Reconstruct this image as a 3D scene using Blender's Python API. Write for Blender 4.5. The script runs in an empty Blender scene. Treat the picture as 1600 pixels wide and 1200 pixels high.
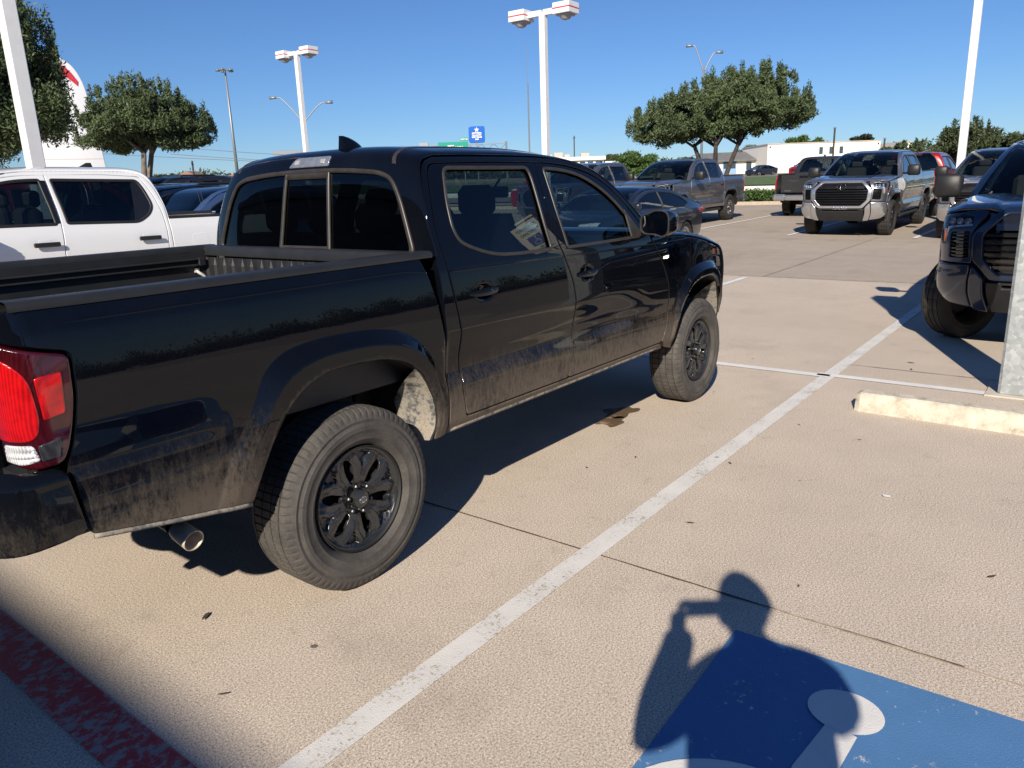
import bpy, math, random
import numpy as np
from mathutils import Matrix, Vector
from mathutils.geometry import delaunay_2d_cdt
R = math.radians
scene = bpy.context.scene
COL = scene.collection
random.seed(7); rng = np.random.default_rng(7)

# ---------------------------------------------------------------- camera, sky, sun, exposure
CAM = np.array([-1.84088, -3.13888, 1.57559]); YAW, PIT, ROL = R(38.2513), R(-14.62106), R(-2.00944)
fw = np.array([math.cos(PIT)*math.cos(YAW), math.cos(PIT)*math.sin(YAW), math.sin(PIT)])
rt = np.array([math.sin(YAW), -math.cos(YAW), 0.0]); up = np.cross(rt, fw)
rt, up = math.cos(ROL)*rt+math.sin(ROL)*up, -math.sin(ROL)*rt+math.cos(ROL)*up
cd = bpy.data.cameras.new('camera'); cam = bpy.data.objects.new('camera', cd); COL.objects.link(cam)
cam.matrix_world = Matrix(((rt[0], up[0], -fw[0], CAM[0]), (rt[1], up[1], -fw[1], CAM[1]), (rt[2], up[2], -fw[2], CAM[2]), (0, 0, 0, 1)))
cd.sensor_width = 36; cd.lens = 36*1177.22/1600; cd.clip_start = 0.02; cd.clip_end = 4000
scene.camera = cam
SUN_EL, SUN_AZ = R(30.4), R(203.0)
world = bpy.data.worlds.new('World'); scene.world = world; world.use_nodes = True
wn = world.node_tree.nodes; sky = wn.new('ShaderNodeTexSky'); sky.sky_type = 'NISHITA'; sky.sun_disc = False
sky.sun_elevation = SUN_EL; sky.sun_rotation = math.atan2(math.cos(SUN_AZ), math.sin(SUN_AZ))
sky.air_density = 1.0; sky.dust_density = 0.0; sky.ozone_density = 6.0; sky.altitude = 0
tint = wn.new('ShaderNodeMix'); tint.data_type = 'RGBA'; tint.blend_type = 'MULTIPLY'; tint.inputs[0].default_value = 1.0; tint.inputs[7].default_value = (.58, .71, .90, 1)
world.node_tree.links.new(sky.outputs[0], tint.inputs[6]); world.node_tree.links.new(tint.outputs[2], wn['Background'].inputs[0]); wn['Background'].inputs[1].default_value = 0.085
sl = bpy.data.lights.new('sun', 'SUN'); sl.energy = 5.0; sl.angle = R(0.55); sl.color = (1.0, 0.91, 0.78)
sun = bpy.data.objects.new('sun', sl); COL.objects.link(sun)
sd = Vector((math.cos(SUN_EL)*math.cos(SUN_AZ), math.cos(SUN_EL)*math.sin(SUN_AZ), math.sin(SUN_EL)))
sun.rotation_euler = (-sd).to_track_quat('-Z', 'Y').to_euler()
scene.view_settings.view_transform = 'Standard'; scene.view_settings.look = 'None'
scene.view_settings.exposure = 0.35; scene.view_settings.gamma = 1.0
scene.cycles.max_bounces = 8; scene.cycles.caustics_reflective = False; scene.cycles.caustics_refractive = False; scene.cycles.transparent_max_bounces = 12

# ---------------------------------------------------------------- materials
def mk(name):
    m = bpy.data.materials.new(name); m.use_nodes = True
    nt = m.node_tree; return m, nt, nt.nodes, nt.links, nt.nodes['Principled BSDF']
def nd(nt, t, **k):
    n = nt.nodes.new(t)
    for a, b in k.items():
        if a.startswith('i_'): n.inputs[a[2:].replace('_', ' ')].default_value = b
        else: setattr(n, a, b)
    return n
def noise(nt, scale, detail=4, rough=.6, stretch=None, coord='Object'):
    tc = nd(nt, 'ShaderNodeTexCoord'); mp = nd(nt, 'ShaderNodeMapping')
    if stretch: mp.inputs['Scale'].default_value = stretch
    nt.links.new(tc.outputs[coord], mp.inputs[0])
    n = nd(nt, 'ShaderNodeTexNoise'); n.inputs['Scale'].default_value = scale; n.inputs['Detail'].default_value = detail; n.inputs['Roughness'].default_value = rough
    nt.links.new(mp.outputs[0], n.inputs['Vector']); return n.outputs['Fac']
def ramp(nt, inp, stops, interp='LINEAR'):
    r = nd(nt, 'ShaderNodeValToRGB'); r.color_ramp.interpolation = interp
    e = r.color_ramp.elements
    while len(e) < len(stops): e.new(.5)
    for i, (p, c) in enumerate(stops):
        e[i].position = p; e[i].color = tuple(c)+(1,) if hasattr(c, '__len__') else (c, c, c, 1)
    nt.links.new(inp, r.inputs[0]); return r.outputs[0]
def mth(nt, op, a, b=None, clamp=False):
    n = nd(nt, 'ShaderNodeMath', operation=op, use_clamp=clamp)
    for i, v in enumerate((a, b)):
        if v is None: continue
        if isinstance(v, (int, float)): n.inputs[i].default_value = v
        else: nt.links.new(v, n.inputs[i])
    return n.outputs[0]
def mix(nt, f, a, b):
    n = nd(nt, 'ShaderNodeMix', data_type='RGBA')
    for i, v in ((0, f), (6, a), (7, b)):
        if isinstance(v, (int, float)): n.inputs[i].default_value = v
        elif isinstance(v, (tuple, list)): n.inputs[i].default_value = tuple(v)+(1,)
        else: nt.links.new(v, n.inputs[i])
    return n.outputs[2]
def bump(nt, h, strength=.3, dist=.01):
    b = nd(nt, 'ShaderNodeBump'); b.inputs['Strength'].default_value = strength; b.inputs['Distance'].default_value = dist
    nt.links.new(h, b.inputs['Height']); return b.outputs[0]
def plain(name, col, rough=.5, metal=0., var=.12, scale=6., coat=0., spec=.5, bmp=0., bscale=80):
    m, nt, n, l, p = mk(name)
    f = noise(nt, scale, 5)
    lo = tuple(c*(1-var) for c in col); hi = tuple(min(1, c*(1+var)) for c in col)
    l.new(ramp(nt, f, [(.3, lo), (.7, hi)]), p.inputs['Base Color'])
    p.inputs['Roughness'].default_value = rough; p.inputs['Metallic'].default_value = metal
    p.inputs['Coat Weight'].default_value = coat; p.inputs['Coat Roughness'].default_value = .03
    p.inputs['Specular IOR Level'].default_value = spec
    if bmp: l.new(bump(nt, noise(nt, bscale, 3), bmp, .004), p.inputs['Normal'])
    return m
def car_paint(name, col, metal=.0, rough=.35, dirt=0., dlo=.45, dhi=.95, film=.0, spec=.5, ior=1.5):
    """glossy coated paint; dirt = road dust low on the body"""
    m, nt, n, l, p = mk(name)
    fl = noise(nt, 900, 1); base = mix(nt, mth(nt, 'MULTIPLY', fl, .25 if metal else .05), col, tuple(min(1, c*1.7+.01) for c in col))
    p.inputs['Metallic'].default_value = metal; p.inputs['Roughness'].default_value = rough
    p.inputs['Coat Weight'].default_value = 1.0; p.inputs['Coat Roughness'].default_value = .02; p.inputs['Coat IOR'].default_value = ior; p.inputs['Specular IOR Level'].default_value = spec
    if dirt or film:
        tc = nd(nt, 'ShaderNodeTexCoord'); sp = nd(nt, 'ShaderNodeSeparateXYZ'); l.new(tc.outputs['Object'], sp.inputs[0])
        h = nd(nt, 'ShaderNodeMapRange'); h.inputs[1].default_value = dlo; h.inputs[2].default_value = dhi; h.inputs[3].default_value = 1; h.inputs[4].default_value = 0
        l.new(sp.outputs[2], h.inputs[0])
        st = noise(nt, 1., 7, .75, (52, 52, 17)); bl = noise(nt, 3.6, 5, .6); fine = noise(nt, 190, 4, .8, (1, 1, .4))
        a = mth(nt, 'MULTIPLY', mth(nt, 'POWER', h.outputs[0], 1.25), dirt)
        k = mth(nt, 'ADD', mth(nt, 'ADD', mth(nt, 'MULTIPLY', st, .50), mth(nt, 'MULTIPLY', bl, .35)), mth(nt, 'MULTIPLY', fine, .30))
        k = mth(nt, 'SUBTRACT', mth(nt, 'ADD', k, mth(nt, 'MULTIPLY', a, .17)), .565); k = mth(nt, 'MULTIPLY', k, 6.5, True); k = mth(nt, 'MULTIPLY', mth(nt, 'MULTIPLY', a, mth(nt, 'ADD', mth(nt, 'MULTIPLY', k, .85), .12), True), .75)
        sm = mth(nt, 'MULTIPLY', mth(nt, 'SUBTRACT', mth(nt, 'MULTIPLY', bl, fine), .22, True), film)
        k = mth(nt, 'ADD', k, sm, True)
        base = mix(nt, k, base, (.24, .195, .15))
        l.new(mth(nt, 'ADD', mth(nt, 'MULTIPLY', k, .75), rough, True), p.inputs['Roughness'])
        l.new(mth(nt, 'SUBTRACT', 1.0, mth(nt, 'MULTIPLY', k, 1.3), True), p.inputs['Coat Weight'])
        l.new(mth(nt, 'ADD', .012, mth(nt, 'MULTIPLY', k, .35)), p.inputs['Coat Roughness'])
    l.new(base, p.inputs['Base Color']); return m
def glass(name, tint, refl=1.0, rough=.0, ior=1.5):
    m, nt, n, l, p = mk(name); n.remove(p); o = n['Material Output']
    t = nd(nt, 'ShaderNodeBsdfTransparent'); g = nd(nt, 'ShaderNodeBsdfGlossy'); g.inputs['Roughness'].default_value = rough
    s = nd(nt, 'ShaderNodeMixShader'); ge = nd(nt, 'ShaderNodeNewGeometry'); dp = nd(nt, 'ShaderNodeVectorMath', operation='DOT_PRODUCT'); l.new(ge.outputs['Incoming'], dp.inputs[0]); l.new(ge.outputs['Normal'], dp.inputs[1])
    c = mth(nt, 'ABSOLUTE', dp.outputs['Value']); fr = mth(nt, 'ADD', mth(nt, 'MULTIPLY', mth(nt, 'POWER', mth(nt, 'SUBTRACT', 1.0, c, True), 5.0), .95), .045)
    l.new(ramp(nt, noise(nt, 1.3, 2), [(0, tuple(c*.97 for c in tint)), (1, tint)]), t.inputs[0])
    l.new(mth(nt, 'MULTIPLY', fr, refl, True), s.inputs[0])
    l.new(t.outputs[0], s.inputs[1]); l.new(g.outputs[0], s.inputs[2]); l.new(s.outputs[0], o.inputs[0]); return m
def lens_mat(name, col, rough=.12, spec=.6):
    m, nt, n, l, p = mk(name)
    f = noise(nt, 30, 2); wv = nd(nt, 'ShaderNodeTexWave'); wv.inputs['Scale'].default_value = 42; wv.bands_direction = 'Y'; tc = nd(nt, 'ShaderNodeTexCoord'); l.new(tc.outputs['Object'], wv.inputs['Vector'])
    k = mth(nt, 'ADD', mth(nt, 'MULTIPLY', f, .7), mth(nt, 'MULTIPLY', wv.outputs['Fac'], .3)); l.new(ramp(nt, k, [(.3, tuple(c*.55 for c in col)), (.65, col)]), p.inputs['Base Color']); l.new(bump(nt, wv.outputs['Fac'], .25, .003), p.inputs['Normal'])
    p.inputs['Roughness'].default_value = rough; p.inputs['Coat Weight'].default_value = 1; p.inputs['Coat Roughness'].default_value = .03
    p.inputs['Subsurface Weight'].default_value = 0.0
    return m

# ---------------------------------------------------------------- object helpers
def tag(o, label=None, cat=None, group=None, kind=None):
    if label: o['label'] = label
    if cat: o['category'] = cat
    if group: o['group'] = group
    if kind: o['kind'] = kind
    return o
def empty(name, loc=(0, 0, 0), rz=0.):
    o = bpy.data.objects.new(name, None); COL.objects.link(o); o.location = loc; o.rotation_euler = (0, 0, rz); o.empty_display_size = .2
    return o
def mesh_obj(name, V, F, mat, parent=None, smooth=True, normals=None, auto=None):
    me = bpy.data.meshes.new(name); me.from_pydata([tuple(map(float, v)) for v in V], [], [tuple(map(int, f)) for f in F]); me.validate(); me.update()
    o = bpy.data.objects.new(name, me); COL.objects.link(o)
    if mat: me.materials.append(mat)
    if smooth: me.polygons.foreach_set('use_smooth', [True]*len(me.polygons))
    if auto is not None: me.set_sharp_from_angle(angle=R(auto))
    if normals is not None and len(normals) == len(me.vertices): me.normals_split_custom_set_from_vertices([tuple(n) for n in normals])
    if parent is not None: o.parent = parent
    return o
class MB:
    def __init__(s): s.V = []; s.F = []
    def add(s, V, F):
        b = len(s.V); s.V += [tuple(v) for v in V]; s.F += [tuple(i+b for i in f) for f in F]; return s
    def box(s, c, d, rz=0., M=None, taper=1.):
        x, y, z = d[0]/2, d[1]/2, d[2]/2; ca, sa = math.cos(rz), math.sin(rz); V = []
        for k in (-1, 1):
            t = taper if k > 0 else 1.
            for i, j in ((-1, -1), (1, -1), (1, 1), (-1, 1)):
                a, b = i*x*t, j*y*t; V.append((c[0]+a*ca-b*sa, c[1]+a*sa+b*ca, c[2]+k*z))
        if M is not None: V = [tuple(M @ Vector(v)) for v in V]
        return s.add(V, [(3, 2, 1, 0), (4, 5, 6, 7), (0, 1, 5, 4), (1, 2, 6, 5), (2, 3, 7, 6), (3, 0, 4, 7)])
    def rbox(s, c, d, r=.01, rz=0.):      # box with chamfered edges
        x, y, z = d[0]/2, d[1]/2, d[2]/2; r = min(r, x*.9, y*.9, z*.9); ca, sa = math.cos(rz), math.sin(rz); V = []; idx = {}
        for i in (-1, 1):
            for j in (-1, 1):
                for k in (-1, 1):
                    for ax in range(3):
                        q = [i*(x-r), j*(y-r), k*(z-r)]; q[ax] = (i*x, j*y, k*z)[ax]
                        idx[i, j, k, ax] = len(V); V.append((c[0]+q[0]*ca-q[1]*sa, c[1]+q[0]*sa+q[1]*ca, c[2]+q[2]))
        F = []
        for ax in range(3):
            o1, o2 = [a for a in range(3) if a != ax]
            for sg in (-1, 1):
                ring = []
                for (p, q) in ((-1, -1), (1, -1), (1, 1), (-1, 1)):
                    t = [0, 0, 0]; t[ax] = sg; t[o1] = p; t[o2] = q; ring.append(idx[t[0], t[1], t[2], ax])
                F.append(ring)
                for s1 in (-1, 1):       # edge faces
                    if sg == 1:
                        t = [0, 0, 0]; t[o1] = 1; t[o2] = s1
        for ax in range(3):
            o1, o2 = [a for a in range(3) if a != ax]
            for p in (-1, 1):
                for q in (-1, 1):
                    a = [0, 0, 0]; b = [0, 0, 0]; a[ax] = -1; b[ax] = 1
                    for t in (a, b): t[o1] = p; t[o2] = q
                    F.append([idx[(*a, o1)], idx[(*b, o1)], idx[(*b, o2)], idx[(*a, o2)]])
        for i in (-1, 1):
            for j in (-1, 1):
                for k in (-1, 1): F.append([idx[i, j, k, 0], idx[i, j, k, 1], idx[i, j, k, 2]])
        C = np.array(c); Vn = np.array(V); G = []
        for f in F:
            a, b, d3 = Vn[f[0]], Vn[f[1]], Vn[f[2]]
            n = np.cross(b-a, d3-a)
            G.append(tuple(f) if n @ (Vn[list(f)].mean(0)-C) > 0 else tuple(reversed(f)))
        return s.add(V, G)
    def tube(s, pts, r, n=10, cap=True, closed=False):
        pts = [Vector(p) for p in pts]; m = len(pts); rr = r if hasattr(r, '__len__') else [r]*m; V = []; prev = None
        for i, p in enumerate(pts):
            a = pts[(i-1) % m] if (i > 0 or closed) else p; b = pts[(i+1) % m] if (i < m-1 or closed) else p
            t = (b-a).normalized()
            u = (prev - t*prev.dot(t)).normalized() if prev is not None else (Vector((0, 0, 1)).cross(t) if abs(t.z) < .9 else Vector((1, 0, 0)).cross(t)).normalized()
            prev = u; w = t.cross(u)
            for k in range(n):
                an = 2*math.pi*k/n; V.append(tuple(p+(u*math.cos(an)+w*math.sin(an))*rr[i]))
        F = []
        for i in range(m if closed else m-1):
            j = (i+1) % m
            for k in range(n): F.append((i*n+k, i*n+(k+1) % n, j*n+(k+1) % n, j*n+k))
        if cap and not closed: F.append(tuple(reversed(range(n)))); F.append(tuple((m-1)*n+k for k in range(n)))
        return s.add(V, F)
    def lathe(s, prof, c=(0, 0, 0), axis='z', n=32, cap=False):
        V = []; m = len(prof)
        for k in range(n):
            a = 2*math.pi*k/n
            for r, h in prof:
                q = (r*math.cos(a), r*math.sin(a), h)
                if axis == 'y': q = (q[0], q[2], q[1])
                if axis == 'x': q = (q[2], q[0], q[1])
                V.append((q[0]+c[0], q[1]+c[1], q[2]+c[2]))
        F = []
        for k in range(n):
            j = (k+1) % n
            for i in range(m-1): F.append((k*m+i, j*m+i, j*m+i+1, k*m+i+1))
        if cap: F.append(tuple(k*m for k in range(n))); F.append(tuple(k*m+m-1 for k in range(n)))
        return s.add(V, F)
    def grid(s, P):      # P: array (a,b,3)
        a, b = P.shape[:2]; F = []
        for i in range(a-1):
            for j in range(b-1): F.append((i*b+j, (i+1)*b+j, (i+1)*b+j+1, i*b+j+1))
        return s.add(P.reshape(-1, 3), F)
    def prism(s, poly, z0, z1, ax='z', off=(0, 0, 0)):   # extrude closed 2D polygon (convex or ngon)
        n = len(poly)
        def mp(a, b, h):
            q = {'z': (a, b, h), 'y': (a, h, b), 'x': (h, a, b)}[ax]; return (q[0]+off[0], q[1]+off[1], q[2]+off[2])
        V = [mp(a, b, z0) for a, b in poly]+[mp(a, b, z1) for a, b in poly]
        return s.add(V, [tuple(range(n)), tuple(range(2*n-1, n-1, -1))]+[(i, i+n, (i+1) % n+n, (i+1) % n) for i in range(n)])
    def build(s, name, mat, parent=None, smooth=False, auto=None, fix=True):
        o = mesh_obj(name, s.V, s.F, mat, parent, smooth)
        if fix:
            import bmesh
            bm = bmesh.new(); bm.from_mesh(o.data); bmesh.ops.recalc_face_normals(bm, faces=bm.faces); bm.to_mesh(o.data); bm.free()
        if auto is not None: o.data.set_sharp_from_angle(angle=R(auto))
        return o
def setmat(o, mat):        # colour of one copy only, mesh data stays shared
    o.material_slots[0].link = 'OBJECT'; o.material_slots[0].material = mat

# ---------------------------------------------------------------- curves
class P1:      # monotone cubic y(x)
    def __init__(s, x, y):
        s.x = np.array(x, float); s.y = np.array(y, float); h = np.diff(s.x); d = np.diff(s.y)/h
        m = np.zeros(len(x)); m[0] = d[0]; m[-1] = d[-1]
        for i in range(1, len(x)-1):
            if d[i-1]*d[i] > 0:
                w1 = 2*h[i]+h[i-1]; w2 = h[i]+2*h[i-1]; m[i] = (w1+w2)/(w1/d[i-1]+w2/d[i])
        s.m = m
    def __call__(s, q):
        q = np.asarray(q, float); i = np.clip(np.searchsorted(s.x, q)-1, 0, len(s.x)-2); h = s.x[i+1]-s.x[i]; t = (q-s.x[i])/h
        tc = np.clip(t, 0, 1)
        r = (2*tc**3-3*tc**2+1)*s.y[i]+(tc**3-2*tc**2+tc)*h*s.m[i]+(-2*tc**3+3*tc**2)*s.y[i+1]+(tc**3-tc**2)*h*s.m[i+1]
        return r+np.where(t < 0, t*h*s.m[i], 0)+np.where(t > 1, (t-1)*h*s.m[i+1], 0)
def cr(pts, k=8, closed=False, alpha=.5):     # centripetal Catmull-Rom through points of any dimension
    P = np.array(pts, float); n = len(P); out = []
    idx = range(n if closed else n-1)
    for i in idx:
        if closed: a, b, c, d = P[(i-1) % n], P[i], P[(i+1) % n], P[(i+2) % n]
        else:
            b, c = P[i], P[i+1]; a = P[i-1] if i > 0 else 2*b-c; d = P[i+2] if i+2 < n else 2*c-b
        t1 = max(np.linalg.norm(b-a), 1e-6)**alpha; t2 = t1+max(np.linalg.norm(c-b), 1e-6)**alpha; t3 = t2+max(np.linalg.norm(d-c), 1e-6)**alpha
        for q in range(k):
            t = t1+(t2-t1)*q/k
            A1 = a*(t1-t)/t1+b*t/t1; A2 = b*(t2-t)/(t2-t1)+c*(t-t1)/(t2-t1); A3 = c*(t3-t)/(t3-t2)+d*(t-t2)/(t3-t2)
            B1 = A1*(t2-t)/t2+A2*t/t2; B2 = A2*(t3-t)/(t3-t1)+A3*(t-t1)/(t3-t1)
            out.append(B1*(t2-t)/(t2-t1)+B2*(t-t1)/(t2-t1))
    if not closed: out.append(P[-1])
    return np.array(out)
def rc(pts, r=.02, k=4):       # closed polygon with rounded corners; a point may carry its own radius
    n = len(pts); out = []
    for i in range(n):
        p = np.array(pts[i][:2], float); a = np.array(pts[i-1][:2], float); b = np.array(pts[(i+1) % n][:2], float)
        q = pts[i][2] if len(pts[i]) > 2 else r
        la, lb = np.linalg.norm(a-p), np.linalg.norm(b-p); c = min(q, la*.48, lb*.48)
        if c < 1e-4: out.append(p); continue
        p0 = p+(a-p)/la*c; p1 = p+(b-p)/lb*c
        for t in np.linspace(0, 1, k+1): out.append((1-t)**2*p0+2*t*(1-t)*p+t*t*p1)
    return np.array(out)
def resample(L, step, closed=True):
    L = np.array(L, float)
    if closed: L = np.vstack([L, L[:1]])
    out = []
    for a, b in zip(L[:-1], L[1:]):
        d = np.linalg.norm(b-a)
        if d < 1e-5: continue
        k = max(1, int(math.ceil(d/step)))
        for q in range(k): out.append(a+(b-a)*q/k)
    if not closed: out.append(L[-1])
    return np.array(out)
def area(L): x, y = L[:, 0], L[:, 1]; return .5*np.sum(x*np.roll(y, -1)-np.roll(x, -1)*y)
def offs(L, d):    # move a closed loop to its left by d
    a = L-np.roll(L, 1, 0); b = np.roll(L, -1, 0)-L
    a /= np.linalg.norm(a, axis=1)[:, None]+1e-12; b /= np.linalg.norm(b, axis=1)[:, None]+1e-12
    na = np.stack([-a[:, 1], a[:, 0]], 1); nb = np.stack([-b[:, 1], b[:, 0]], 1); m = na+nb
    l2 = (m*m).sum(1)[:, None]; m = 2*m/np.maximum(l2, .8); return L+m*d, m
def inside(poly, q):
    r = np.zeros(len(q), bool); x, y = q[:, 0], q[:, 1]; n = len(poly)
    for i in range(n):
        x1, y1 = poly[i-1]; x2, y2 = poly[i]
        c = ((y1 > y) != (y2 > y)); r ^= c & (x < (x2-x1)*(y-y1)/(y2-y1+1e-30)+x1)
    return r
def dist(L, q, closed=True):
    L = np.asarray(L, float); A = L if closed else L[:-1]; B = np.roll(L, -1, 0) if closed else L[1:]
    best = np.full(len(q), 1e9)
    for a, b in zip(A, B):
        ab = b-a; t = np.clip(((q-a) @ ab)/(ab @ ab+1e-12), 0, 1); e = q-a-t[:, None]*ab
        best = np.minimum(best, (e*e).sum(1))
    return np.sqrt(best)
def jac(f, q, e=6e-4):
    e = getattr(f, 'eps', e)
    u, v = q[:, 0], q[:, 1]; Pu = (f(u+e, v)-f(u-e, v))/(2*e); Pv = (f(u, v+e)-f(u, v-e))/(2*e)
    n = np.cross(Pu, Pv); n /= np.linalg.norm(n, axis=1)[:, None]+1e-12; return Pu, Pv, n
def panel(name, outline, f, mat, parent, holes=(), grid=.03, depth=.02, edge=.003, flip=None, lift=0., hint=(0, -1, 0), lines=()):
    """sheet-metal panel: 2-D outline with holes laid on the surface f, rolled edges and a return flange"""
    O = np.array(outline, float)
    if area(O) < 0: O = O[::-1]
    Hs = []
    for h in holes:
        h = np.array(h, float); Hs.append(h if area(h) < 0 else h[::-1])
    st = grid*.8; loops = [resample(L, st) for L in [O]+Hs]
    inn = [offs(L, edge*1.6)[0] if edge > 0 else L for L in loops]
    lo, hi = O.min(0), O.max(0); gx = np.arange(lo[0], hi[0], grid); gy = np.arange(lo[1], hi[1], grid*.87)
    G = np.array([(x+(grid/2 if j % 2 else 0), y) for j, y in enumerate(gy) for x in gx])
    if len(G):
        k = inside(inn[0], G)
        for h in inn[1:]: k &= ~inside(h, G)
        G = G[k]
        for L in inn: G = G[dist(L, G) > grid*.5] if len(G) else G
        for L in lines: G = G[dist(L, G, False) > grid*.42]
    pts = []; ed = []
    for L in inn:
        b = len(pts); pts += [tuple(p) for p in L]; ed += [(b+i, b+(i+1) % len(L)) for i in range(len(L))]
    for L in lines:
        L = np.asarray(L); k = inside(inn[0], L)
        for h in inn[1:]: k &= ~inside(h, L)
        for M in inn: k &= dist(M, L) > .004
        ix = -np.ones(len(L), int); ix[k] = len(pts)+np.arange(k.sum()); pts += [tuple(p) for p in L[k]]
        ed += [(int(ix[i]), int(ix[i+1])) for i in range(len(L)-1) if k[i] and k[i+1]]
    pts += [tuple(p) for p in G]
    r = delaunay_2d_cdt([Vector(p) for p in pts], ed, [], 0, 1e-7)
    Q = np.array([tuple(v) for v in r[0]]); T = np.array([t for t in r[2] if len(t) == 3]); cen = Q[T].mean(1)
    k = inside(inn[0], cen)
    for h in inn[1:]: k &= ~inside(h, cen)
    T = T[k]; inv = {}
    for i, o in enumerate(r[3]):
        for a in o: inv[a] = i
    Pu, Pv, n = jac(f, Q); sg = 1. if n.mean(0) @ np.array(hint, float) > 0 else -1.
    P = f(Q[:, 0], Q[:, 1])+n*sg*lift; V = [*P]; N = [*(n*sg)]
    F = [tuple(t) if sg > 0 else tuple(t[::-1]) for t in T]
    if edge > 0:
        b0 = 0
        for L in loops:
            m = offs(L, 1.)[1]; Pu, Pv, n = jac(f, L); n *= sg
            o = -(m[:, :1]*Pu+m[:, 1:]*Pv); o /= np.linalg.norm(o, axis=1)[:, None]+1e-12
            base = f(L[:, 0], L[:, 1])+n*lift; e = edge
            rings = [(base-o*e*.45-n*e*.3, n+o*.6), (base-n*e*1.1, n*.25+o), (base-n*max(depth, e*1.5), o)]
            prev = [inv[b0+i] for i in range(len(L))]
            for X, NN in rings:
                NN = NN/np.linalg.norm(NN, axis=1)[:, None]; cur = list(range(len(V), len(V)+len(L))); V += [*X]; N += [*NN]
                for i in range(len(L)):
                    j = (i+1) % len(L); q = (prev[i], cur[i], cur[j], prev[j]); F.append(q if sg > 0 else q[::-1])
                prev = cur
            b0 += len(L)
    return mesh_obj(name, V, F, mat, parent, True, N)
def rim(name, loop, f, mat, parent, w=.02, h=.008, base=0., sg_hint=(0, -1, 0), step=.015, closed=True, join=None):
    """raised moulding that follows a loop on the surface f"""
    L = np.array(loop, float)
    if closed and area(L) < 0: L = L[::-1]
    L = resample(L, step, closed)
    if closed: m = offs(L, 1.)[1]
    else:
        t = np.gradient(L, axis=0); t /= np.linalg.norm(t, axis=1)[:, None]; m = np.stack([-t[:, 1], t[:, 0]], 1)
    rows = []
    for a, b in ((0, -.5), (.04, .45), (.22, .9), (.5, 1.), (.78, .9), (.96, .45), (1, -.5)):
        q = L+m*(a-.5)*w; Pu, Pv, n = jac(f, q); s = 1. if n.mean(0) @ np.array(sg_hint, float) > 0 else -1.
        rows.append(f(q[:, 0], q[:, 1])+n*s*(base+h*b))
    n = len(L); V = np.concatenate(rows); F = []
    for k in range(len(rows)-1):
        for i in range(n if closed else n-1):
            j = (i+1) % n; F.append((k*n+i, k*n+j, (k+1)*n+j, (k+1)*n+i))
    mb = MB(); mb.add(V, F)
    if join is not None: join.add(V, F); return None
    return mb.build(name, mat, parent, True)
def sweep(pairs, Yf, n0=3., sgn=-1., ymul=None):
    """surface between the two body sides: pairs = (x_rail, z_rail, x_centre, z_centre, exponent); returns map (s, w)->P with w in metres across, and rail length"""
    A = cr([p[:4] for p in pairs], 30); ex = np.array([p[4] if len(p) > 4 else n0 for p in pairs], float)
    exd = np.interp(np.linspace(0, len(pairs)-1, len(A)), np.arange(len(pairs)), ex)
    s = np.concatenate([[0], np.cumsum(np.hypot(*np.diff((A[:, :2]+A[:, 2:4])/2, axis=0).T))])
    key = s[::30]
    sm = P1(np.arange(len(s))[::30], key) if False else None
    def f(q, w):
        q = np.asarray(q, float); w = np.asarray(w, float)
        xr, zr, xc, zc = (np.interp(q, s, A[:, i]) for i in range(4)); e = np.interp(q, s, exd)
        dq0 = np.minimum(q-0, 0); dq1 = np.maximum(q-s[-1], 0)
        v = np.clip(w/.8, -1, 1); k = np.sqrt(np.maximum(1-np.abs(v)**e, 0)+1e-9)
        yr = Yf(xr, zr)
        return np.stack([xr+(xc-xr)*k+dq1*.7, yr*v*1.0, zr+(zc-zr)*k], -1)
    f.eps = .012
    return f, s[-1], key
# ================================================================ the near black crew-cab pickup (x forward from the rear axle, y left, z up)
M_black = car_paint('black_paint', (.0022, .0030, .0055), 0., .3, spec=.0, ior=1.40, dirt=1.0, dlo=.50, dhi=.90, film=.05)
M_plast = plain('dusty_black_plastic', (.035, .034, .033), .55, var=.3, scale=14, bmp=.15, bscale=300)
M_rail = plain('bed_rail_plastic', (.020, .021, .023), .42, var=.2, scale=9, bmp=.1, bscale=400)
M_rub = plain('window_moulding_rubber', (.036, .032, .029), .38, var=.25, scale=20)
M_dark = plain('dark_underbody', (.012, .012, .012), .7, var=.4)
M_liner = plain('bed_liner', (.016, .017, .019), .5, var=.3, scale=10, bmp=.2, bscale=200)
M_chrome = plain('bright_chrome', (.75, .76, .78), .08, 1., .03)
M_gsill = glass('tinted_side_glass', (.20, .27, .29), 1.5)
M_gback = glass('dark_rear_glass', (.07, .08, .085), 1.15)
M_gwind = glass('windscreen_glass', (.62, .70, .68), 1.2)
M_glens = glass('clear_lens', (.85, .87, .9), 1.3)
M_mirr = plain('mirror_glass', (.22, .235, .25), .02, 1., .01)
M_seat = plain('dark_seat_fabric', (.018, .018, .02), .85, var=.3)
M_trim = plain('interior_trim', (.03, .03, .032), .6)
M_headl = plain('light_headliner', (.30, .31, .28), .9)
M_redl = lens_mat('red_lamp_lens', (.60, .006, .008)); M_redd = lens_mat('dark_red_lamp_lens', (.06, .003, .006))
M_whl = lens_mat('white_lamp_lens', (.75, .76, .8)); M_grl = lens_mat('grey_lamp_lens', (.045, .045, .05)); M_brk = lens_mat('smoky_lamp_lens', (.20, .22, .27)); M_grl2 = lens_mat('pale_lamp_lens', (.42, .42, .42)); M_orl = lens_mat('amber_lamp_lens', (.8, .16, .03))

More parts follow.
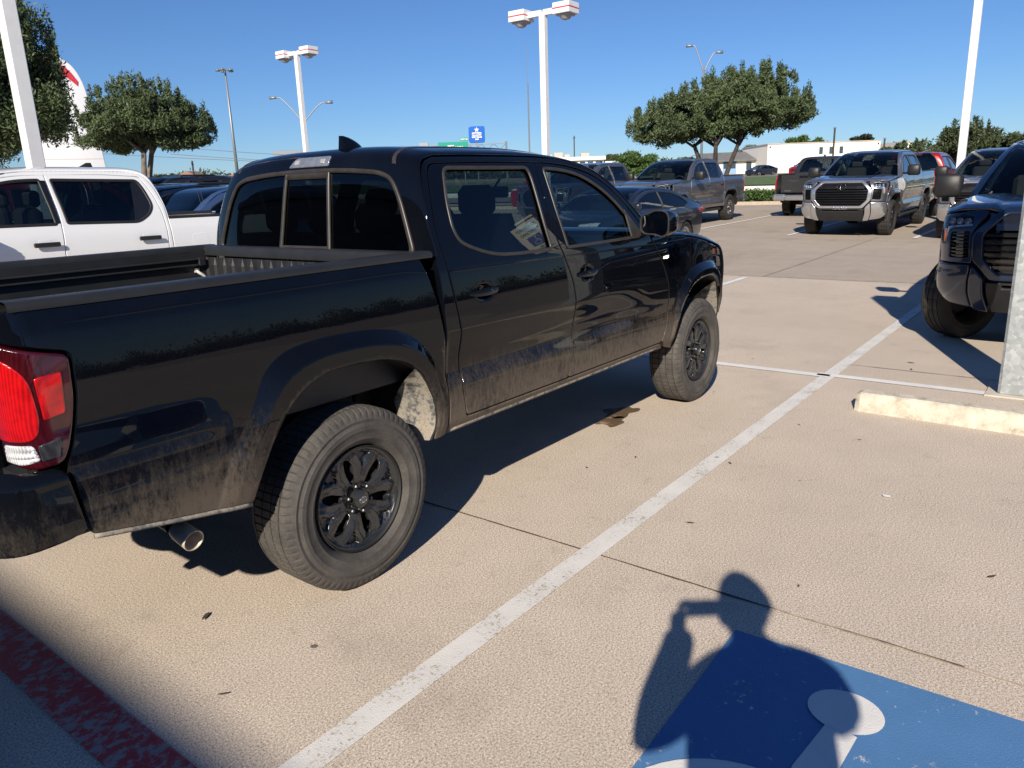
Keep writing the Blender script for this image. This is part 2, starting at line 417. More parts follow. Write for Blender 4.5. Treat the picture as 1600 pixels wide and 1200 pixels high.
M_bump = car_paint('black_bumper_paint', (.003, .004, .006), 0., .3, dirt=.75, dlo=.50, dhi=.84, film=.03, spec=.0, ior=1.42)
def wheelwell_mat():
    m, nt, n, l, p = mk('mud_caked_liner'); f = noise(nt, 16, 6, .7); g = noise(nt, 60, 3)
    l.new(ramp(nt, mth(nt, 'ADD', mth(nt, 'MULTIPLY', f, .8), mth(nt, 'MULTIPLY', g, .25)), [(.40, (.05, .05, .05)), (.48, (.15, .145, .135)), (.56, (.33, .30, .25)), (.66, (.25, .19, .13))]), p.inputs['Base Color'])
    p.inputs['Roughness'].default_value = .85; l.new(bump(nt, f, .6, .01), p.inputs['Normal']); return m
M_mud = wheelwell_mat()
def tyre_mat(dust=1.):
    m, nt, n, l, p = mk('dusty_tyre_rubber'); f = noise(nt, 9, 6, .65); g = noise(nt, 120, 3, .7)
    k = mth(nt, 'ADD', mth(nt, 'MULTIPLY', f, .7), mth(nt, 'MULTIPLY', g, .4))
    l.new(ramp(nt, k, [(.38, (.028*dust+.01, .026*dust+.01, .024*dust+.01)), (.72, (.095*dust+.012, .084*dust+.012, .072*dust+.012))]), p.inputs['Base Color'])
    p.inputs['Roughness'].default_value = .78; l.new(bump(nt, g, .25, .003), p.inputs['Normal']); return m
M_tyre = tyre_mat(1.); M_tyre_b = tyre_mat(.25)
M_rim = plain('satin_black_rim', (.020, .021, .023), .26, 0., .35, 14, coat=.4); M_nut = plain('dark_lug_nut', (.06, .06, .065), .4, .8)
M_hub = plain('brushed_silver_emblem', (.6, .6, .62), .25, 1.)

# ---- wheel: tyre with tread blocks, rim face cut out between twin spokes
def tyre_mesh(name, mat, parent, c, ro, ri, w, side, segs=64, grooves=3):
    """side=-1: outer face towards -y"""
    prof = []
    hw = w/2
    prof = [(ri, -hw*.62), (ri+.012, -hw*.80), (ri+.03, -hw*.93), (ri+.034, -hw*.955), (ri+.038, -hw*.95), ((ro+ri)/2-.012, -hw*1.0), ((ro+ri)/2-.009, -hw*1.018), ((ro+ri)/2+.009, -hw*1.018), ((ro+ri)/2+.012, -hw*1.0), (ro-.058, -hw*.962), (ro-.046, -hw*.985), (ro-.042, -hw*.96), (ro-.022, -hw*.90), (ro-.009, -hw*.82)]
    nsh = len(prof); gz = [-.62, -.21, .21, .62]; prof.append((ro-.003, -hw*.74))
    last = -.74
    for g in gz:
        prof += [(ro-.001+(.001 if abs(g) < .3 else 0), hw*(g-.035)), (ro-.011, hw*(g-.028)), (ro-.011, hw*(g+.028)), (ro-.001, hw*(g+.035))]
    prof += [(ro-.003, hw*.74)]+[(r, -h) for r, h in reversed(prof[:nsh])]
    V = []; F = []; m = len(prof); N = segs*4
    for k in range(N):
        ph = k % 4; a = 2*math.pi*(k//4+(0, .10, .5, .90)[ph])/segs
        for i, (r, h) in enumerate(prof):
            rr = r; hh = h; aa = a
            if ph == 0 and r > ro-.05:
                if i in (12, 13, 14) or i in (m-13, m-14, m-15): rr -= .0055
                elif 16 < i < m-16 and r > ro-.008: rr -= .006
            V.append((rr*math.sin(aa), hh*(-side), rr*math.cos(aa)))
    for k in range(N):
        j = (k+1) % N
        for i in range(m-1): F.append((k*m+i, k*m+i+1, j*m+i+1, j*m+i))
    V = [(x+c[0], y+c[1], z+c[2]) for x, y, z in V]
    mb = MB(); mb.add(V, F); return mb.build(name, mat, parent, True, 35)
def rim_mesh(parent, c, rr, side, mat, kind='six', grid=.012):
    """rim face as one pierced dish; side=-1 faces -y"""
    out = [(rr*math.cos(t), rr*math.sin(t)) for t in np.linspace(0, 2*math.pi, 73)[:-1]]
    holes = []; n = 6 if kind == 'six' else 6
    def pol(r, a): return (r*math.cos(a), r*math.sin(a))
    s = rr/.212
    for k in range(n):
        a = 2*math.pi*(k+.5)/n+.26
        # deep gap between two spokes: narrow near the hub, wide at the rim
        holes.append(rc([pol(.074*s, a-.12), pol(.078*s, a+.12), pol(.115*s, a+.165), pol(.150*s, a+.13), pol(.180*s, a+.02), pol(.172*s, a-.08), pol(.140*s, a-.16), pol(.11*s, a-.15)], .009))
        b = a+math.pi/n      # pocket in the end of each spoke
    def f(u, v):
        r = np.hypot(u, v)/s; t = np.arctan2(v, u)-.26
        d = P1([0, .03, .05, .07, .11, .16, .195, .205, .212], [.030, .030, .028, .020, .016, .012, .016, .004, 0])(r)
        ph = np.abs(((t/(2*math.pi/n))+.5) % 1-.5)*2      # 0 on the spoke middle
        lim = np.clip((r-.128)/.058, 0, 1)*.34; pk = np.clip((lim-ph)/.05, 0, 1)*np.clip((r-.134)/.006, 0, 1)*np.clip((.193-r)/.006, 0, 1)
        d = d+.019*pk-.007*np.clip(1-np.abs(ph-lim-.16)/.16, 0, 1)*np.clip((r-.08)/.02, 0, 1)*np.clip((.2-r)/.01, 0, 1)+.008*np.clip((ph-.72)/.2, 0, 1)*np.clip((.2-r)/.01, 0, 1)
        return np.stack([u+c[0], np.full_like(u, 0.)+side*(-d)*1.0+c[1]+side*.0, v+c[2]], -1)
    rim = panel('rim', out, f, mat, parent, holes, grid=grid, depth=.03, edge=.0028, hint=(0, side, 0))
    mb = MB(); y0 = c[1]; q = -side
    mb.lathe([(rr+.008, y0-q*.004), (rr+.004, y0-q*.008), (rr-.001, y0+q*.0), (rr-.008, y0+q*.02), (rr-.03, y0+q*.06), (rr-.032, y0+q*.16), (rr+.0, y0+q*.20)], (c[0], 0, c[2]), 'y', 64)
    mb.lathe([(.02, y0+q*.09), (.155*s, y0+q*.085), (.155*s, y0+q*.12)], (c[0], 0, c[2]), 'y', 40)     # brake disc
    o = mb.build('barrel', M_dark if mat is M_rim else mat, rim, True, 40)
    for k in range(6):
        nb = MB()
        a = 2*math.pi*k/6+.26+.5; cx, cz = c[0]+.0575*s*math.cos(a), c[2]+.0575*s*math.sin(a)
        nb.lathe([(0.0001, y0-q*.004), (.006, y0-q*.003), (.0095, y0+q*.002), (.011, y0+q*.03)], (cx, 0, cz), 'y', 6)
        nb.build('lug_nut', M_nut, rim, False)
    hb = MB(); hb.lathe([(0.0001, y0-q*.014), (.028, y0-q*.013), (.036, y0-q*.008), (.040, y0+q*.02)], (c[0], 0, c[2]), 'y', 32)
    hb.build('hub_cap', mat, rim, True, 40)
    return rim
def oval_emblem(name, parent, f, w, h, mat, t=.0035, lift=0.):
    """three interlocked ovals, laid on f(u,v)->P"""
    mb = MB()
    def ell(cu, cv, a, b, r):
        th = np.linspace(0, 2*math.pi, 33)[:-1]; P = f(cu+a*np.cos(th), cv+b*np.sin(th)); mb.tube([tuple(p) for p in P], r, 6, False, True)
    ell(0, 0, w/2, h/2, t); ell(0, h*.12, w*.5*.62, h*.5*.36/1.0, t*.8); ell(0, -h*.02, w*.5*.24, h*.5*.94, t*.8)
    return mb.build(name, mat, parent, True)
def wheel(parent, c, ro, rr, w, side, tmat, rmat, grid=.012, segs=64, emblem=True):
    g = tag(empty('wheel'), None); g.parent = parent
    tyre_mesh('tyre', tmat, g, (c[0], c[1]-side*w*.5*1.0, c[2]), ro, rr+.006, w, -side if False else side, segs)
    yy = c[1]-side*.028
    r = rim_mesh(g, (c[0], yy, c[2]), rr, side, rmat, grid=grid)
    if emblem: oval_emblem('emblem', r, lambda u, v: np.stack([c[0]+np.asarray(u), np.full(np.shape(u), yy+side*.0155), c[2]+np.asarray(v)], -1), .036, .026, M_hub, .0015)
    return g

# ---- body side surface
YB = P1([.40, .50, .56, .62, .70, .74, .78, .84, .90, .95, 1.0, 1.08, 1.15, 1.21, 1.235, 1.26, 1.30, 1.45, 1.60, 1.69, 1.75], [.84, .875, .900, .908, .911, .908, .909, .913, .915, .9145, .9115, .906, .8985, .891, .887, .880, .868, .817, .757, .715, .66])
def bumpf(t): return np.clip(1-t*t, 0, 1)**2
def smooth(a, b, x): t = np.clip((x-a)/(b-a), 0, 1); return t*t*(3-2*t)
R_ARCH = cr([(-.485, .50), (-.47, .575), (-.42, .69), (-.365, .78), (-.32, .845), (-.25, .90), (-.16, .935), (-.02, .945), (.12, .935), (.24, .905), (.32, .855), (.385, .775), (.43, .68), (.445, .59), (.43, .50)], 5)
R_FL = cr([(-.64, .50), (-.60, .62), (-.555, .72), (-.50, .80), (-.445, .89), (-.385, .985), (-.31, 1.035), (-.2, 1.058), (-.02, 1.062), (.15, 1.048), (.27, 1.018), (.36, .965), (.43, .885), (.48, .78), (.515, .66), (.53, .50)], 5)
F_ARCH = R_ARCH*[1, 1]; F_ARCH = np.stack([3.235-F_ARCH[:, 0][::-1]*.97, F_ARCH[:, 1][::-1]*1.0-.03], 1)
F_FL = np.stack([3.235-R_FL[:, 0][::-1]*.93, R_FL[:, 1][::-1]-.045], 1)
def flare_lines(A, B):
    out = []
    A = resample(A, .02, False); B = resample(B, .02, False)
    n = 70; a = A[np.linspace(0, len(A)-1, n).astype(int)]
    def at_(t):
        L = []
        for p in B:
            d = np.hypot(*(A-p).T); q = A[d.argmin()]; L.append(p+(q-p)*t)
        return np.array(L)
    for t in (-.03, .05, .40, .52): out.append(at_(t))
    return out
def crease_lines():
    xs = np.arange(-1.0, 3.4, .025)
    return [np.stack([xs, 1.256-.028*smooth(.3, .6, xs)-.03*np.clip((xs-.6)/2., 0, 1)+d], 1) for d in (-.006, -.0025, 0, .0025, .006)]
HANDLES = [(.815, 1.115), (1.70, 1.105)]
def YS(x, z):
    x = np.asarray(x, float); z = np.asarray(z, float)
    y = YB(z)
    # sill bulge with a ledge that faces the sky (doors), a shallow one behind the rear wheel
    w = smooth(.50, .56, x)*(1-smooth(2.05, 2.55, x+.8*(z-.72)))
    y = y-.024*w*smooth(.715, .790, z)*(1-smooth(.84, .99, z))-.0*w
    w2 = (1-smooth(-.66, -.52, x))
    y = y-.014*w2*smooth(.80, .85, z)*(1-smooth(.86, 1.0, z))
    zc = 1.256-.028*smooth(.3, .6, x)-.03*np.clip((x-.6)/2., 0, 1); y = y+.0011*np.exp(-((z-zc)/.0022)**2)*smooth(-1.02, -.9, x)
    y = y-.07*np.clip((x-2.6)/1.05, 0, 2)**2.2-.02*np.clip((-.75-x)/.4, 0, 2)**2
    for A, B, s in ((R_ARCH, R_FL, 1), (F_ARCH, F_FL, 1)):
        x0, x1 = B[:, 0].min()-.02, B[:, 0].max()+.02; k = (x > x0) & (x < x1) & (z < 1.08) & (z > .4)
        if k.any():
            q = np.stack([np.broadcast_to(x, y.shape)[k], np.broadcast_to(z, y.shape)[k]], 1)
            poly = np.vstack([B, B[:1]]); ins = inside(np.vstack([B, [(B[-1, 0], .3), (B[0, 0], .3)]]), q)
            dA = dist(A, q, False); dB = dist(B, q, False); t = dB/(dA+dB+1e-9); ia = inside(np.vstack([A, [(A[-1, 0], .3), (A[0, 0], .3)]]), q)
            t = np.where(ia, 1, t); h = np.interp(t, [0, .05, .42, .50, .85, 1.0], [0, .008, .036, .038, .036, .026])
            fade = np.clip((q[:, 1]-.50)/.32, .0, 1) if True else 1
            fade = np.where(q[:, 0] > (A[:, 0].mean()), np.maximum(fade, .35), fade) if A is R_ARCH else fade
            y = np.array(np.broadcast_to(y, y.shape)); y[k] += np.where(ins, h*fade, 0)
    for hx, hz in HANDLES:
        r = ((x-hx)/.075)**2+((z-hz)/.045)**2
        y = y-.021*bumpf(np.sqrt(np.clip(r, 0, 1)))
    return y
def YR(x, z):       # smooth version used along rails
    x = np.asarray(x, float); return YB(z)-.07*np.clip((x-2.6)/1.05, 0, 2)**2.2
def smap(sg): return lambda u, v: np.stack([np.asarray(u, float), sg*YS(u, v), np.asarray(v, float)], -1)
BX = -1.05        # start of the rounded rear corner of the bed
def bedmap(sg, rx=.10, ry=.11, bx=BX, off=0.):
    L = .5*math.pi*(rx+ry)/2
    def f(q, z):
        q = np.asarray(q, float); z = np.asarray(z, float); xx = np.maximum(q, bx); y = YS(xx, z)+off
        th = np.clip((bx-q)/L, 0, 1)*math.pi/2; ex = np.maximum(bx-L-q, 0)
        return np.stack([np.where(q >= bx, q, bx-(rx+off*.5)*np.sin(th)), sg*np.where(q >= bx, y, y-ry+ry*np.cos(th)-ex), z], -1)
    return f, L

def build_near_pickup():
    T = tag(empty('pickup_truck'), 'black crew-cab pickup truck with dusty lower doors, nearest the camera beside the long white line', 'pickup truck')
    RD = [(.655, .562, .02), (.640, .64, .02), (.628, .70, .02), (.640, .755, .02), (.632, .82, .03), (.640, .93, .05), (.628, 1.03, .05), (.606, 1.16, .05), (.592, 1.27, .04), (.590, 1.38, .05), (.602, 1.46, .05), (.630, 1.56, .04), (.668, 1.665, .03), (.705, 1.690, .03), (1.10, 1.697, .1), (1.487, 1.696, .005)]
    SPL = [(1.468, 1.61), (1.457, 1.50), (1.455, 1.40), (1.467, 1.29), (1.482, 1.245), (1.508, 1.18), (1.548, 1.09), (1.566, 1.0), (1.572, .87), (1.562, .80), (1.553, .74), (1.530, .65), (1.492, .556)]
    rdoor = RD+[(x, z, .03) for x, z in SPL[:-1]]+[(SPL[-1][0], SPL[-1][1], .012)]
    g = .0045
    fd = [(x+g, z, .03) for x, z in SPL[::-1]]+[(1.487+g, 1.696, .005)]+[(1.62, 1.692, .05), (1.76, 1.680, .05), (1.90, 1.655, .05), (2.02, 1.622, .05), (2.14, 1.560, .05), (2.24, 1.475, .05), (2.34, 1.375, .05), (2.432, 1.272, .02), (2.47, 1.235, .03), (2.555, 1.13, .05), (2.615, 1.03, .05), (2.655, .95, .05), (2.682, .84, .06), (2.664, .69, .06), (2.635, .60, .05), (2.60, .552, .04)]
    RW = rc([(.762, 1.655, .03), (.79, 1.672, .03), (1.405, 1.672, .035), (1.413, 1.62, .04), (1.400, 1.50, .04), (1.392, 1.38, .05), (1.397, 1.262, .02), (1.12, 1.262, .1), (.97, 1.270, .1), (.87, 1.290, .08), (.775, 1.322, .06), (.715, 1.352, .05), (.697, 1.41, .05), (.712, 1.52, .05)])
    FW = rc([(1.545, 1.668, .02), (1.66, 1.664, .05), (1.80, 1.648, .08), (1.93, 1.612, .08), (2.06, 1.548, .08), (2.17, 1.468, .08), (2.275, 1.36, .05), (2.335, 1.262, .015), (2.0, 1.258, .1), (1.545, 1.258, .012), (1.532, 1.45, .05)])
    bump_ = lambda w: None
    for sg in (-1, 1):
        near = sg < 0; f = smap(sg); gr = .016 if near else .05; hint = (0, sg, 0)
        nm = 'passenger' if near else 'driver'
        # cab side: strip behind the rear door, roof rail, sill
        cs = [(.537, .50, .01), (.537, 1.285, .004), (.562, 1.30, .004), (.562, 1.44, .05), (.582, 1.54, .04), (.612, 1.63, .04), (.655, 1.70, .04), (.74, 1.722, .03), (1.1, 1.728, .1), (1.5, 1.728, .1), (1.76, 1.716, .08), (1.90, 1.694, .08), (2.03, 1.655, .08), (2.16, 1.588, .08), (2.27, 1.50, .08), (2.38, 1.395, .06), (2.475, 1.275, .01), (2.44, 1.270, .008)]
        up_ = [(x, z+.006, r) for x, z, r in fd if z > 1.3 and x < 2.4 and x > 1.5][::-1]
        cs += [(p[0]+.005, p[1]+.002, p[2]) for p in up_]+[(1.1, 1.703, .1)]+[(x-.006, z+.004, r) for x, z, r in RD[::-1] if x < .72]+[(.665, .552, .02), (1.5, .546, .1), (2.60, .542, .04), (2.665, .50, .02)]
        panel('cab_side', rc(cs), f, M_black, T, grid=gr*1.1, depth=.03, hint=hint)
        for nme, ol, win, hx in (('rear_door', rdoor, RW, 0), ('front_door', fd, FW, 1)):
            d = panel(nme, rc(ol), f, M_black, T, [win], grid=gr*.85, depth=.035, hint=hint, lines=crease_lines() if near else ())
            wf = lambda u, v, f=f, sg=sg: f(u, v)-np.array([0, sg*.012, 0])
            rim('window_trim', win, f, M_rub, d, w=.017, h=.006, sg_hint=hint)
            panel('window', win, wf, M_gsill, d, grid=.05, depth=0, edge=0, hint=hint)
            # handle: tapered bar over its cup
            cx, cz = HANDLES[hx]; mb = MB(); N = 20; P = np.zeros((N+1, 12, 3))
            for i in range(N+1):
                t = i/N; u = cx-.105+.21*t; e = math.sin(math.pi*min(max(t, .0), 1))**.28; e = max(e, .02)
                hh = .016*e*(1+.15*math.sin(math.pi*t)); th = .012*e; yy = float(YS(np.array([cx]), np.array([cz+.09]))[0])+.002+.024*math.sin(math.pi*t)**.35
                for k in range(12):
                    a = 2*math.pi*k/12; P[i, k] = (u, sg*(yy+th*math.cos(a)), cz+hh*math.sin(a)-.012*(t-.5)*0)
            P = np.concatenate([P, P[:, :1]], 1); mb.grid(P); mb.build('door_handle', M_black, d, True)
        # fender
        fe = [(2.608, .545, .04), (2.643, .60, .05), (2.672, .69, .06), (2.690, .84, .06), (2.663, .95, .05), (2.623, 1.03, .05), (2.563, 1.13, .05), (2.478, 1.243, .02), (2.60, 1.238, .05), (2.9, 1.222, .1), (3.2, 1.185, .1), (3.42, 1.142, .04), (3.38, 1.07, .03), (3.49, 1.045, .04), (3.66, 1.02, .02), (3.69, .93, .03)]
        tailF = [tuple(p) for p in F_ARCH[::-1] if p[1] > .57 or p[0] < 3.2]
        fo = rc(fe)
        arc = np.array([p for p in F_ARCH[::-1] if not (p[0] > 3.5 and p[1] < .80)])
        fo = np.vstack([fo, arc, [(2.70, .50)]])
        panel('fender', fo, f, M_black, T, grid=gr*.85, depth=.05, hint=hint, lines=flare_lines(F_ARCH, F_FL)+crease_lines() if near else ())
        # bedside
        bm_, L = bedmap(sg)
        be = [(.525, .50, .004), (.529, .62, .02), (.531, .88, .05), (.522, .98, .05), (.503, 1.09, .05), (.475, 1.20, .05), (.440, 1.300, .01), (-1.0, 1.300, .0), (-1.235, 1.300, .004), (-1.235, 1.225, .004), (-1.16, 1.222, .02), (-.975, 1.175, .025), (-.985, 1.05, .02), (-1.020, .90, .02), (-1.036, .852, .012), (-1.012, .632, .015)]
        arc = np.array([p for p in R_ARCH if not (p[1] < .55)])
        bo = np.vstack([rc(be), [(-.482, .540)], arc[::1], [(.446, .50)]])
        bs = panel('bed_side', bo, bm_, M_black, T, grid=gr*.9, depth=.04, hint=hint, lines=flare_lines(R_ARCH, R_FL)+crease_lines() if near else ())
        # pinch weld along the bottom edge, pale with dust
        mb = MB(); xs = np.linspace(-1.005, -.487, 24); zz = np.interp(xs, [-1.005, -.487], [.628, .538])
        mb.tube([(x, sg*(float(YS(np.array([x]), np.array([z]))[0])-.004), z-.004) for x, z in zip(xs, zz)], .0085, 6); mb.build('pinch_weld', M_mud, bs, True)
        # rail cap in dusty plastic: rolled outer lip, flat top, inner drop
        xs = np.linspace(-1.10, .515, 40); prof = [(.004, -.006), (.0055, .002), (.005, .012), (-.003, .021), (-.014, .0245), (-.070, .0245), (-.080, .020), (-.085, .008), (-.087, -.04)]
        P = np.array([[(x, sg*(float(YS(np.array([x]), np.array([1.297]))[0])+a), 1.303+b*.9) for a, b in prof] for x in xs])
        mb = MB(); mb.grid(P); mb.build('bed_rail_cap', M_rail, T, True, 50)
        # wheel-arch lips and liners
        for A, n2 in ((R_ARCH, 'r'), (F_ARCH, 'f')):
            B = A[::-1] if n2 == 'f' else A
            cols = []
            for dy, dr in ((.002, 0), (.028, .004), (.05, .0), (.22, -.01), (.42, -.02), (.44, -.3), (.46, -.8)):
                m = B.mean(0); cols.append([(p[0]+(p[0]-m[0])*dr, sg*(float(YS(np.array([p[0]]), np.array([p[1]]))[0])-dy), p[1]+(p[1]-.4)*dr) for p in B])
            mb = MB(); mb.grid(np.array(cols[:3]).transpose(1, 0, 2)); mb.build('wheel_arch_lip', M_plast, T, True, 50); mb = MB(); mb.grid(np.array(cols[2:]).transpose(1, 0, 2)); mb.build('wheel_arch_liner', M_dark, T, True, 50)
            # the muddy flap ahead of the tyre
            k = [i for i, p in enumerate(B) if (p[1] < .86 and (p[0]-m[0]) > 0)]
            q = B[k]
            V = []
            for p in q:
                y0 = float(YS(np.array([p[0]]), np.array([p[1]]))[0]); w = .19*np.clip((.86-p[1])/.16, 0, 1)**.7*(1-.25*np.clip((.62-p[1])/.1, 0, 1))
                V.append([(p[0]-.004, sg*(y0-.010), p[1]), (p[0]-.006-.03*w*5, sg*(y0-.010-w*.5), p[1]-.004), (p[0]-.012-.045*w*5, sg*(y0-.012-w), p[1]-.02)])
            mb = MB(); mb.grid(np.array(V)); mb.build('mud_flap', M_mud, T, True)
        # tail lamp
        lo = rc([(-1.230, 1.215, .01), (-1.16, 1.213, .02), (-.982, 1.168, .022), (-.992, 1.05, .03), (-1.026, .905, .02), (-1.044, .868, .015), (-1.12, .855, .03), (-1.19, .875, .02), (-1.230, .90, .01)])
        bo2, L = bedmap(sg, off=.004)
        tl = panel('tail_lamp', lo, bo2, M_redd, T, grid=.02, depth=.05, edge=.006, hint=hint)
        lf = lambda u, v, b=bo2: b(u, v)
        for nme, ol, mt in (('brake_lens', [(-1.228, 1.185, .01), (-1.155, 1.180, .05), (-1.095, 1.125, .04), (-1.088, 1.0, .03), (-1.105, .945, .03), (-1.228, .945, .01)], M_redl),
                            ('side_reflector', [(-1.083, 1.118, .008), (-1.012, 1.125, .008), (-1.022, 1.010, .008), (-1.08, 1.000, .008)], M_redl),
                            ('reverse_lens', [(-1.205, .935, .006), (-1.115, .932, .01), (-1.100, .885, .012), (-1.15, .875, .02), (-1.205, .885, .006)], M_whl),
                            ('clear_panel', [(-1.105, .93, .006), (-1.045, .945, .006), (-1.053, .888, .006), (-1.10, .882, .006)], M_grl)):
            if nme == 'reverse_lens':
                ff = lambda u, v, b=bo2, sg=sg: b(u, v)+np.stack([0*np.asarray(u), sg*.0022*np.sin(np.asarray(v)*560), 0*np.asarray(v)], -1)
            else: ff = bo2
            panel(nme, rc(ol), ff, mt, tl, grid=.008 if near else .03, depth=.006, edge=.003, lift=.0035, hint=hint)
        # bumper end
        bq, Lb = bedmap(sg, rx=.20, ry=.16, bx=-1.13, off=.0)
        def bmap(u, v, sg=sg):
            u = np.asarray(u, float); v = np.asarray(v, float); L2 = .5*math.pi*.18; th = np.clip((-1.09-u)/L2, 0, 1)*math.pi/2; ex = np.maximum(-1.09-L2-u, 0)
            roll = .045*smooth(.81, .875, v)**2+.012*(1-smooth(.62, .70, v)); y = .918-roll
            return np.stack([np.where(u > -1.09, u, -1.09-(.19-roll*.8)*np.sin(th)**.8-ex*.05), sg*(np.where(u > -1.09, y, y-.15+.15*np.cos(th)-ex)), v], -1)
        bu = rc([(-1.050, .850, .012), (-1.022, .655, .015), (-1.06, .640, .03), (-1.20, .628, .06), (-1.42, .650, .02), (-1.42, .868, .02), (-1.2, .872, .05), (-1.075, .860, .02)])
        panel('rear_bumper_end', bu, bmap, M_bump, T, grid=.02, depth=.05, edge=.008, hint=hint)
        # wheels
        wheel(T, (0, sg*.915, .377), .378, .213, .245, sg, M_tyre, M_rim, .0065 if near else .02, 72 if near else 30)
        wheel(T, (3.235, sg*.905, .377), .378, .213, .245, sg, M_tyre, M_rim, .010 if near else .02, 60 if near else 30)
        # mirror
        mp = MB(); N = 18; P = np.zeros((N, 24, 3))
        cxm, czm, cym = 2.36, 1.335, .995
        for i in range(N):
            t = i/(N-1); sx = -.055+.20*t; sc = (1-t**2.6)**.5 if t < 1 else 0.; sc = max(sc, .01)
            for k in range(24):
                a = 2*math.pi*k/24; ca, sa = math.cos(a), math.sin(a); e = .55
                yy = math.copysign(abs(ca)**e, ca)*.088; zz = math.copysign(abs(sa)**e, sa)*.082
                if yy < 0: zz *= .78
                P[i, k] = (cxm+sx+.02*(yy/.088), sg*(cym+yy*(.97+.03*sc)*(.35+.65*sc)), czm+zz*(.25+.75*sc)+.02*(1-sc)*0)
        P = np.concatenate([P, P[:, :1]], 1); mp.grid(P); mir = mp.build('wing_mirror', M_black, T, True)
        g2 = MB(); ring = [P[0, k] for k in range(24)]; cc = np.mean(ring, 0)
        V = [tuple(cc+(np.array(p)-cc)*s+np.array([.0, 0, 0])+np.array([d, 0, 0])) for s, d in ((1.0, 0), (.97, -.006), (.90, -.004), (.88, .012)) for p in ring]
        F = [(j*24+k, j*24+(k+1) % 24, (j+1)*24+(k+1) % 24, (j+1)*24+k) for j in range(3) for k in range(24)]; g2.add(V, F); g2.build('mirror_surround', M_dark, mir, True)
        g3 = MB(); V = [tuple(cc+(np.array(p)-cc)*.885+np.array([.010, 0, 0])) for p in ring]; g3.add(V, [tuple(range(24))]); g3.build('mirror_glass', M_mirr, mir)
        ar = MB(); ar.rbox((2.40, sg*.915, 1.285), (.10, .12, .045), .012); ar.build('mirror_arm', M_plast, mir)
        sp = panel('sail_panel', rc([(2.232, 1.425, .006), (2.285, 1.365, .01), (2.345, 1.300, .01), (2.385, 1.262, .006), (2.235, 1.262, .006)]), f, M_plast, T, grid=.03, depth=.01, edge=.003, lift=.006, hint=hint)
        # sill step-line
        mb = MB(); mb.tube([(x, sg*(.872), .517) for x in np.linspace(.54, 2.62, 20)], .014, 8); mb.build('sill_seam', M_mud, T, True)
        # head lamp
        hl = rc([(3.425, 1.138, .01), (3.56, 1.105, .02), (3.655, 1.075, .02), (3.665, 1.028, .01), (3.49, 1.052, .02), (3.392, 1.075, .01)])
        h = panel('headlight', hl, f, M_glens, T, grid=.02, depth=.02, edge=.004, lift=.004, hint=hint)
        panel('amber_lens', rc([(3.54, 1.09, .01), (3.60, 1.08, .01), (3.60, 1.045, .01), (3.54, 1.05, .01)]), f, M_orl, h, grid=.02, depth=.004, edge=.002, lift=-.008, hint=hint)
        hb_ = MB(); hb_.prism([(3.40, 1.065), (3.43, 1.125), (3.65, 1.06), (3.65, 1.03)], sg*.60, sg*.80, 'y'); hb_.build('lamp_bowl', M_grl, h)

    # ---- rear end, tailgate and bumper bar
    mb = MB(); mb.rbox((-1.145, 0, 1.04), (.05, 1.40, .50), .015); mb.build('tailgate', M_black, T)
    mb = MB(); mb.rbox((-1.25, 0, .725), (.13, 1.50, .22), .02); mb.rbox((-1.20, 0, .84), (.18, 1.3, .03), .01); mb.build('rear_bumper', M_black, T)
    # ---- bed inside
    mb = MB(); zf = .815
    mb.box((-.29, 0, zf-.01), (1.62, 1.50, .02))
    for sg in (-1, 1): mb.box((-.31, sg*.785, 1.04), (1.60, .02, .52)); mb.rbox((.0, sg*.66, .93), (.78, .26, .25), .05)
    for k in range(12): mb.rbox((-.33, -.66+.12*k, zf+.006), (1.5, .05, .012), .004)
    lin = mb.build('bed_liner', M_liner, T)
    mb = MB(); V = []; ys = np.linspace(-.78, .78, 157); zz = np.linspace(.82, 1.262, 12)
    P = np.array([[(.440-.012*(math.sin(y*2*math.pi/.085) > .1)*(1 if .84 < z < 1.25 else 0), y, z) for z in zz] for y in ys]); mb.grid(P); mb.build('front_bulkhead', M_liner, T, False)
    mb = MB(); prof = [(.435, -.03), (.437, .012), (.445, .022), (.455, .026), (.505, .026), (.515, .020), (.515, -.02)]
    P = np.array([[(x+.0*abs(y), y, 1.299+z*.9) for x, z in prof] for y in np.linspace(-.80, .80, 30)]); mb.grid(P); mb.build('bulkhead_cap', M_rail, T, True, 50)
    for sg in (-1, 1):
        rb = MB(); rb.rbox((-.35, sg*.762, 1.225), (1.50, .022, .010), .003); rb.rbox((-.35, sg*.762, 1.255), (1.50, .022, .010), .003); rb.rbox((.40, sg*.762, 1.24), (.04, .026, .045), .004); rb.build('cargo_rail', M_rail, lin)
        tb = MB(); tb.tube([tuple(p) for p in cr([(.375, sg*.77, 1.192), (.360, sg*.735, 1.187), (.39, sg*.728, 1.160), (.397, sg*.728, 1.125), (.37, sg*.735, 1.10), (.365, sg*.77, 1.095)], 4)], .008, 8); tb.rbox((.373, sg*.772, 1.195), (.03, .006, .025), .002); tb.build('tie_down', plain('pale_tie_down', (.62, .6, .56), .4), lin, True, 40)
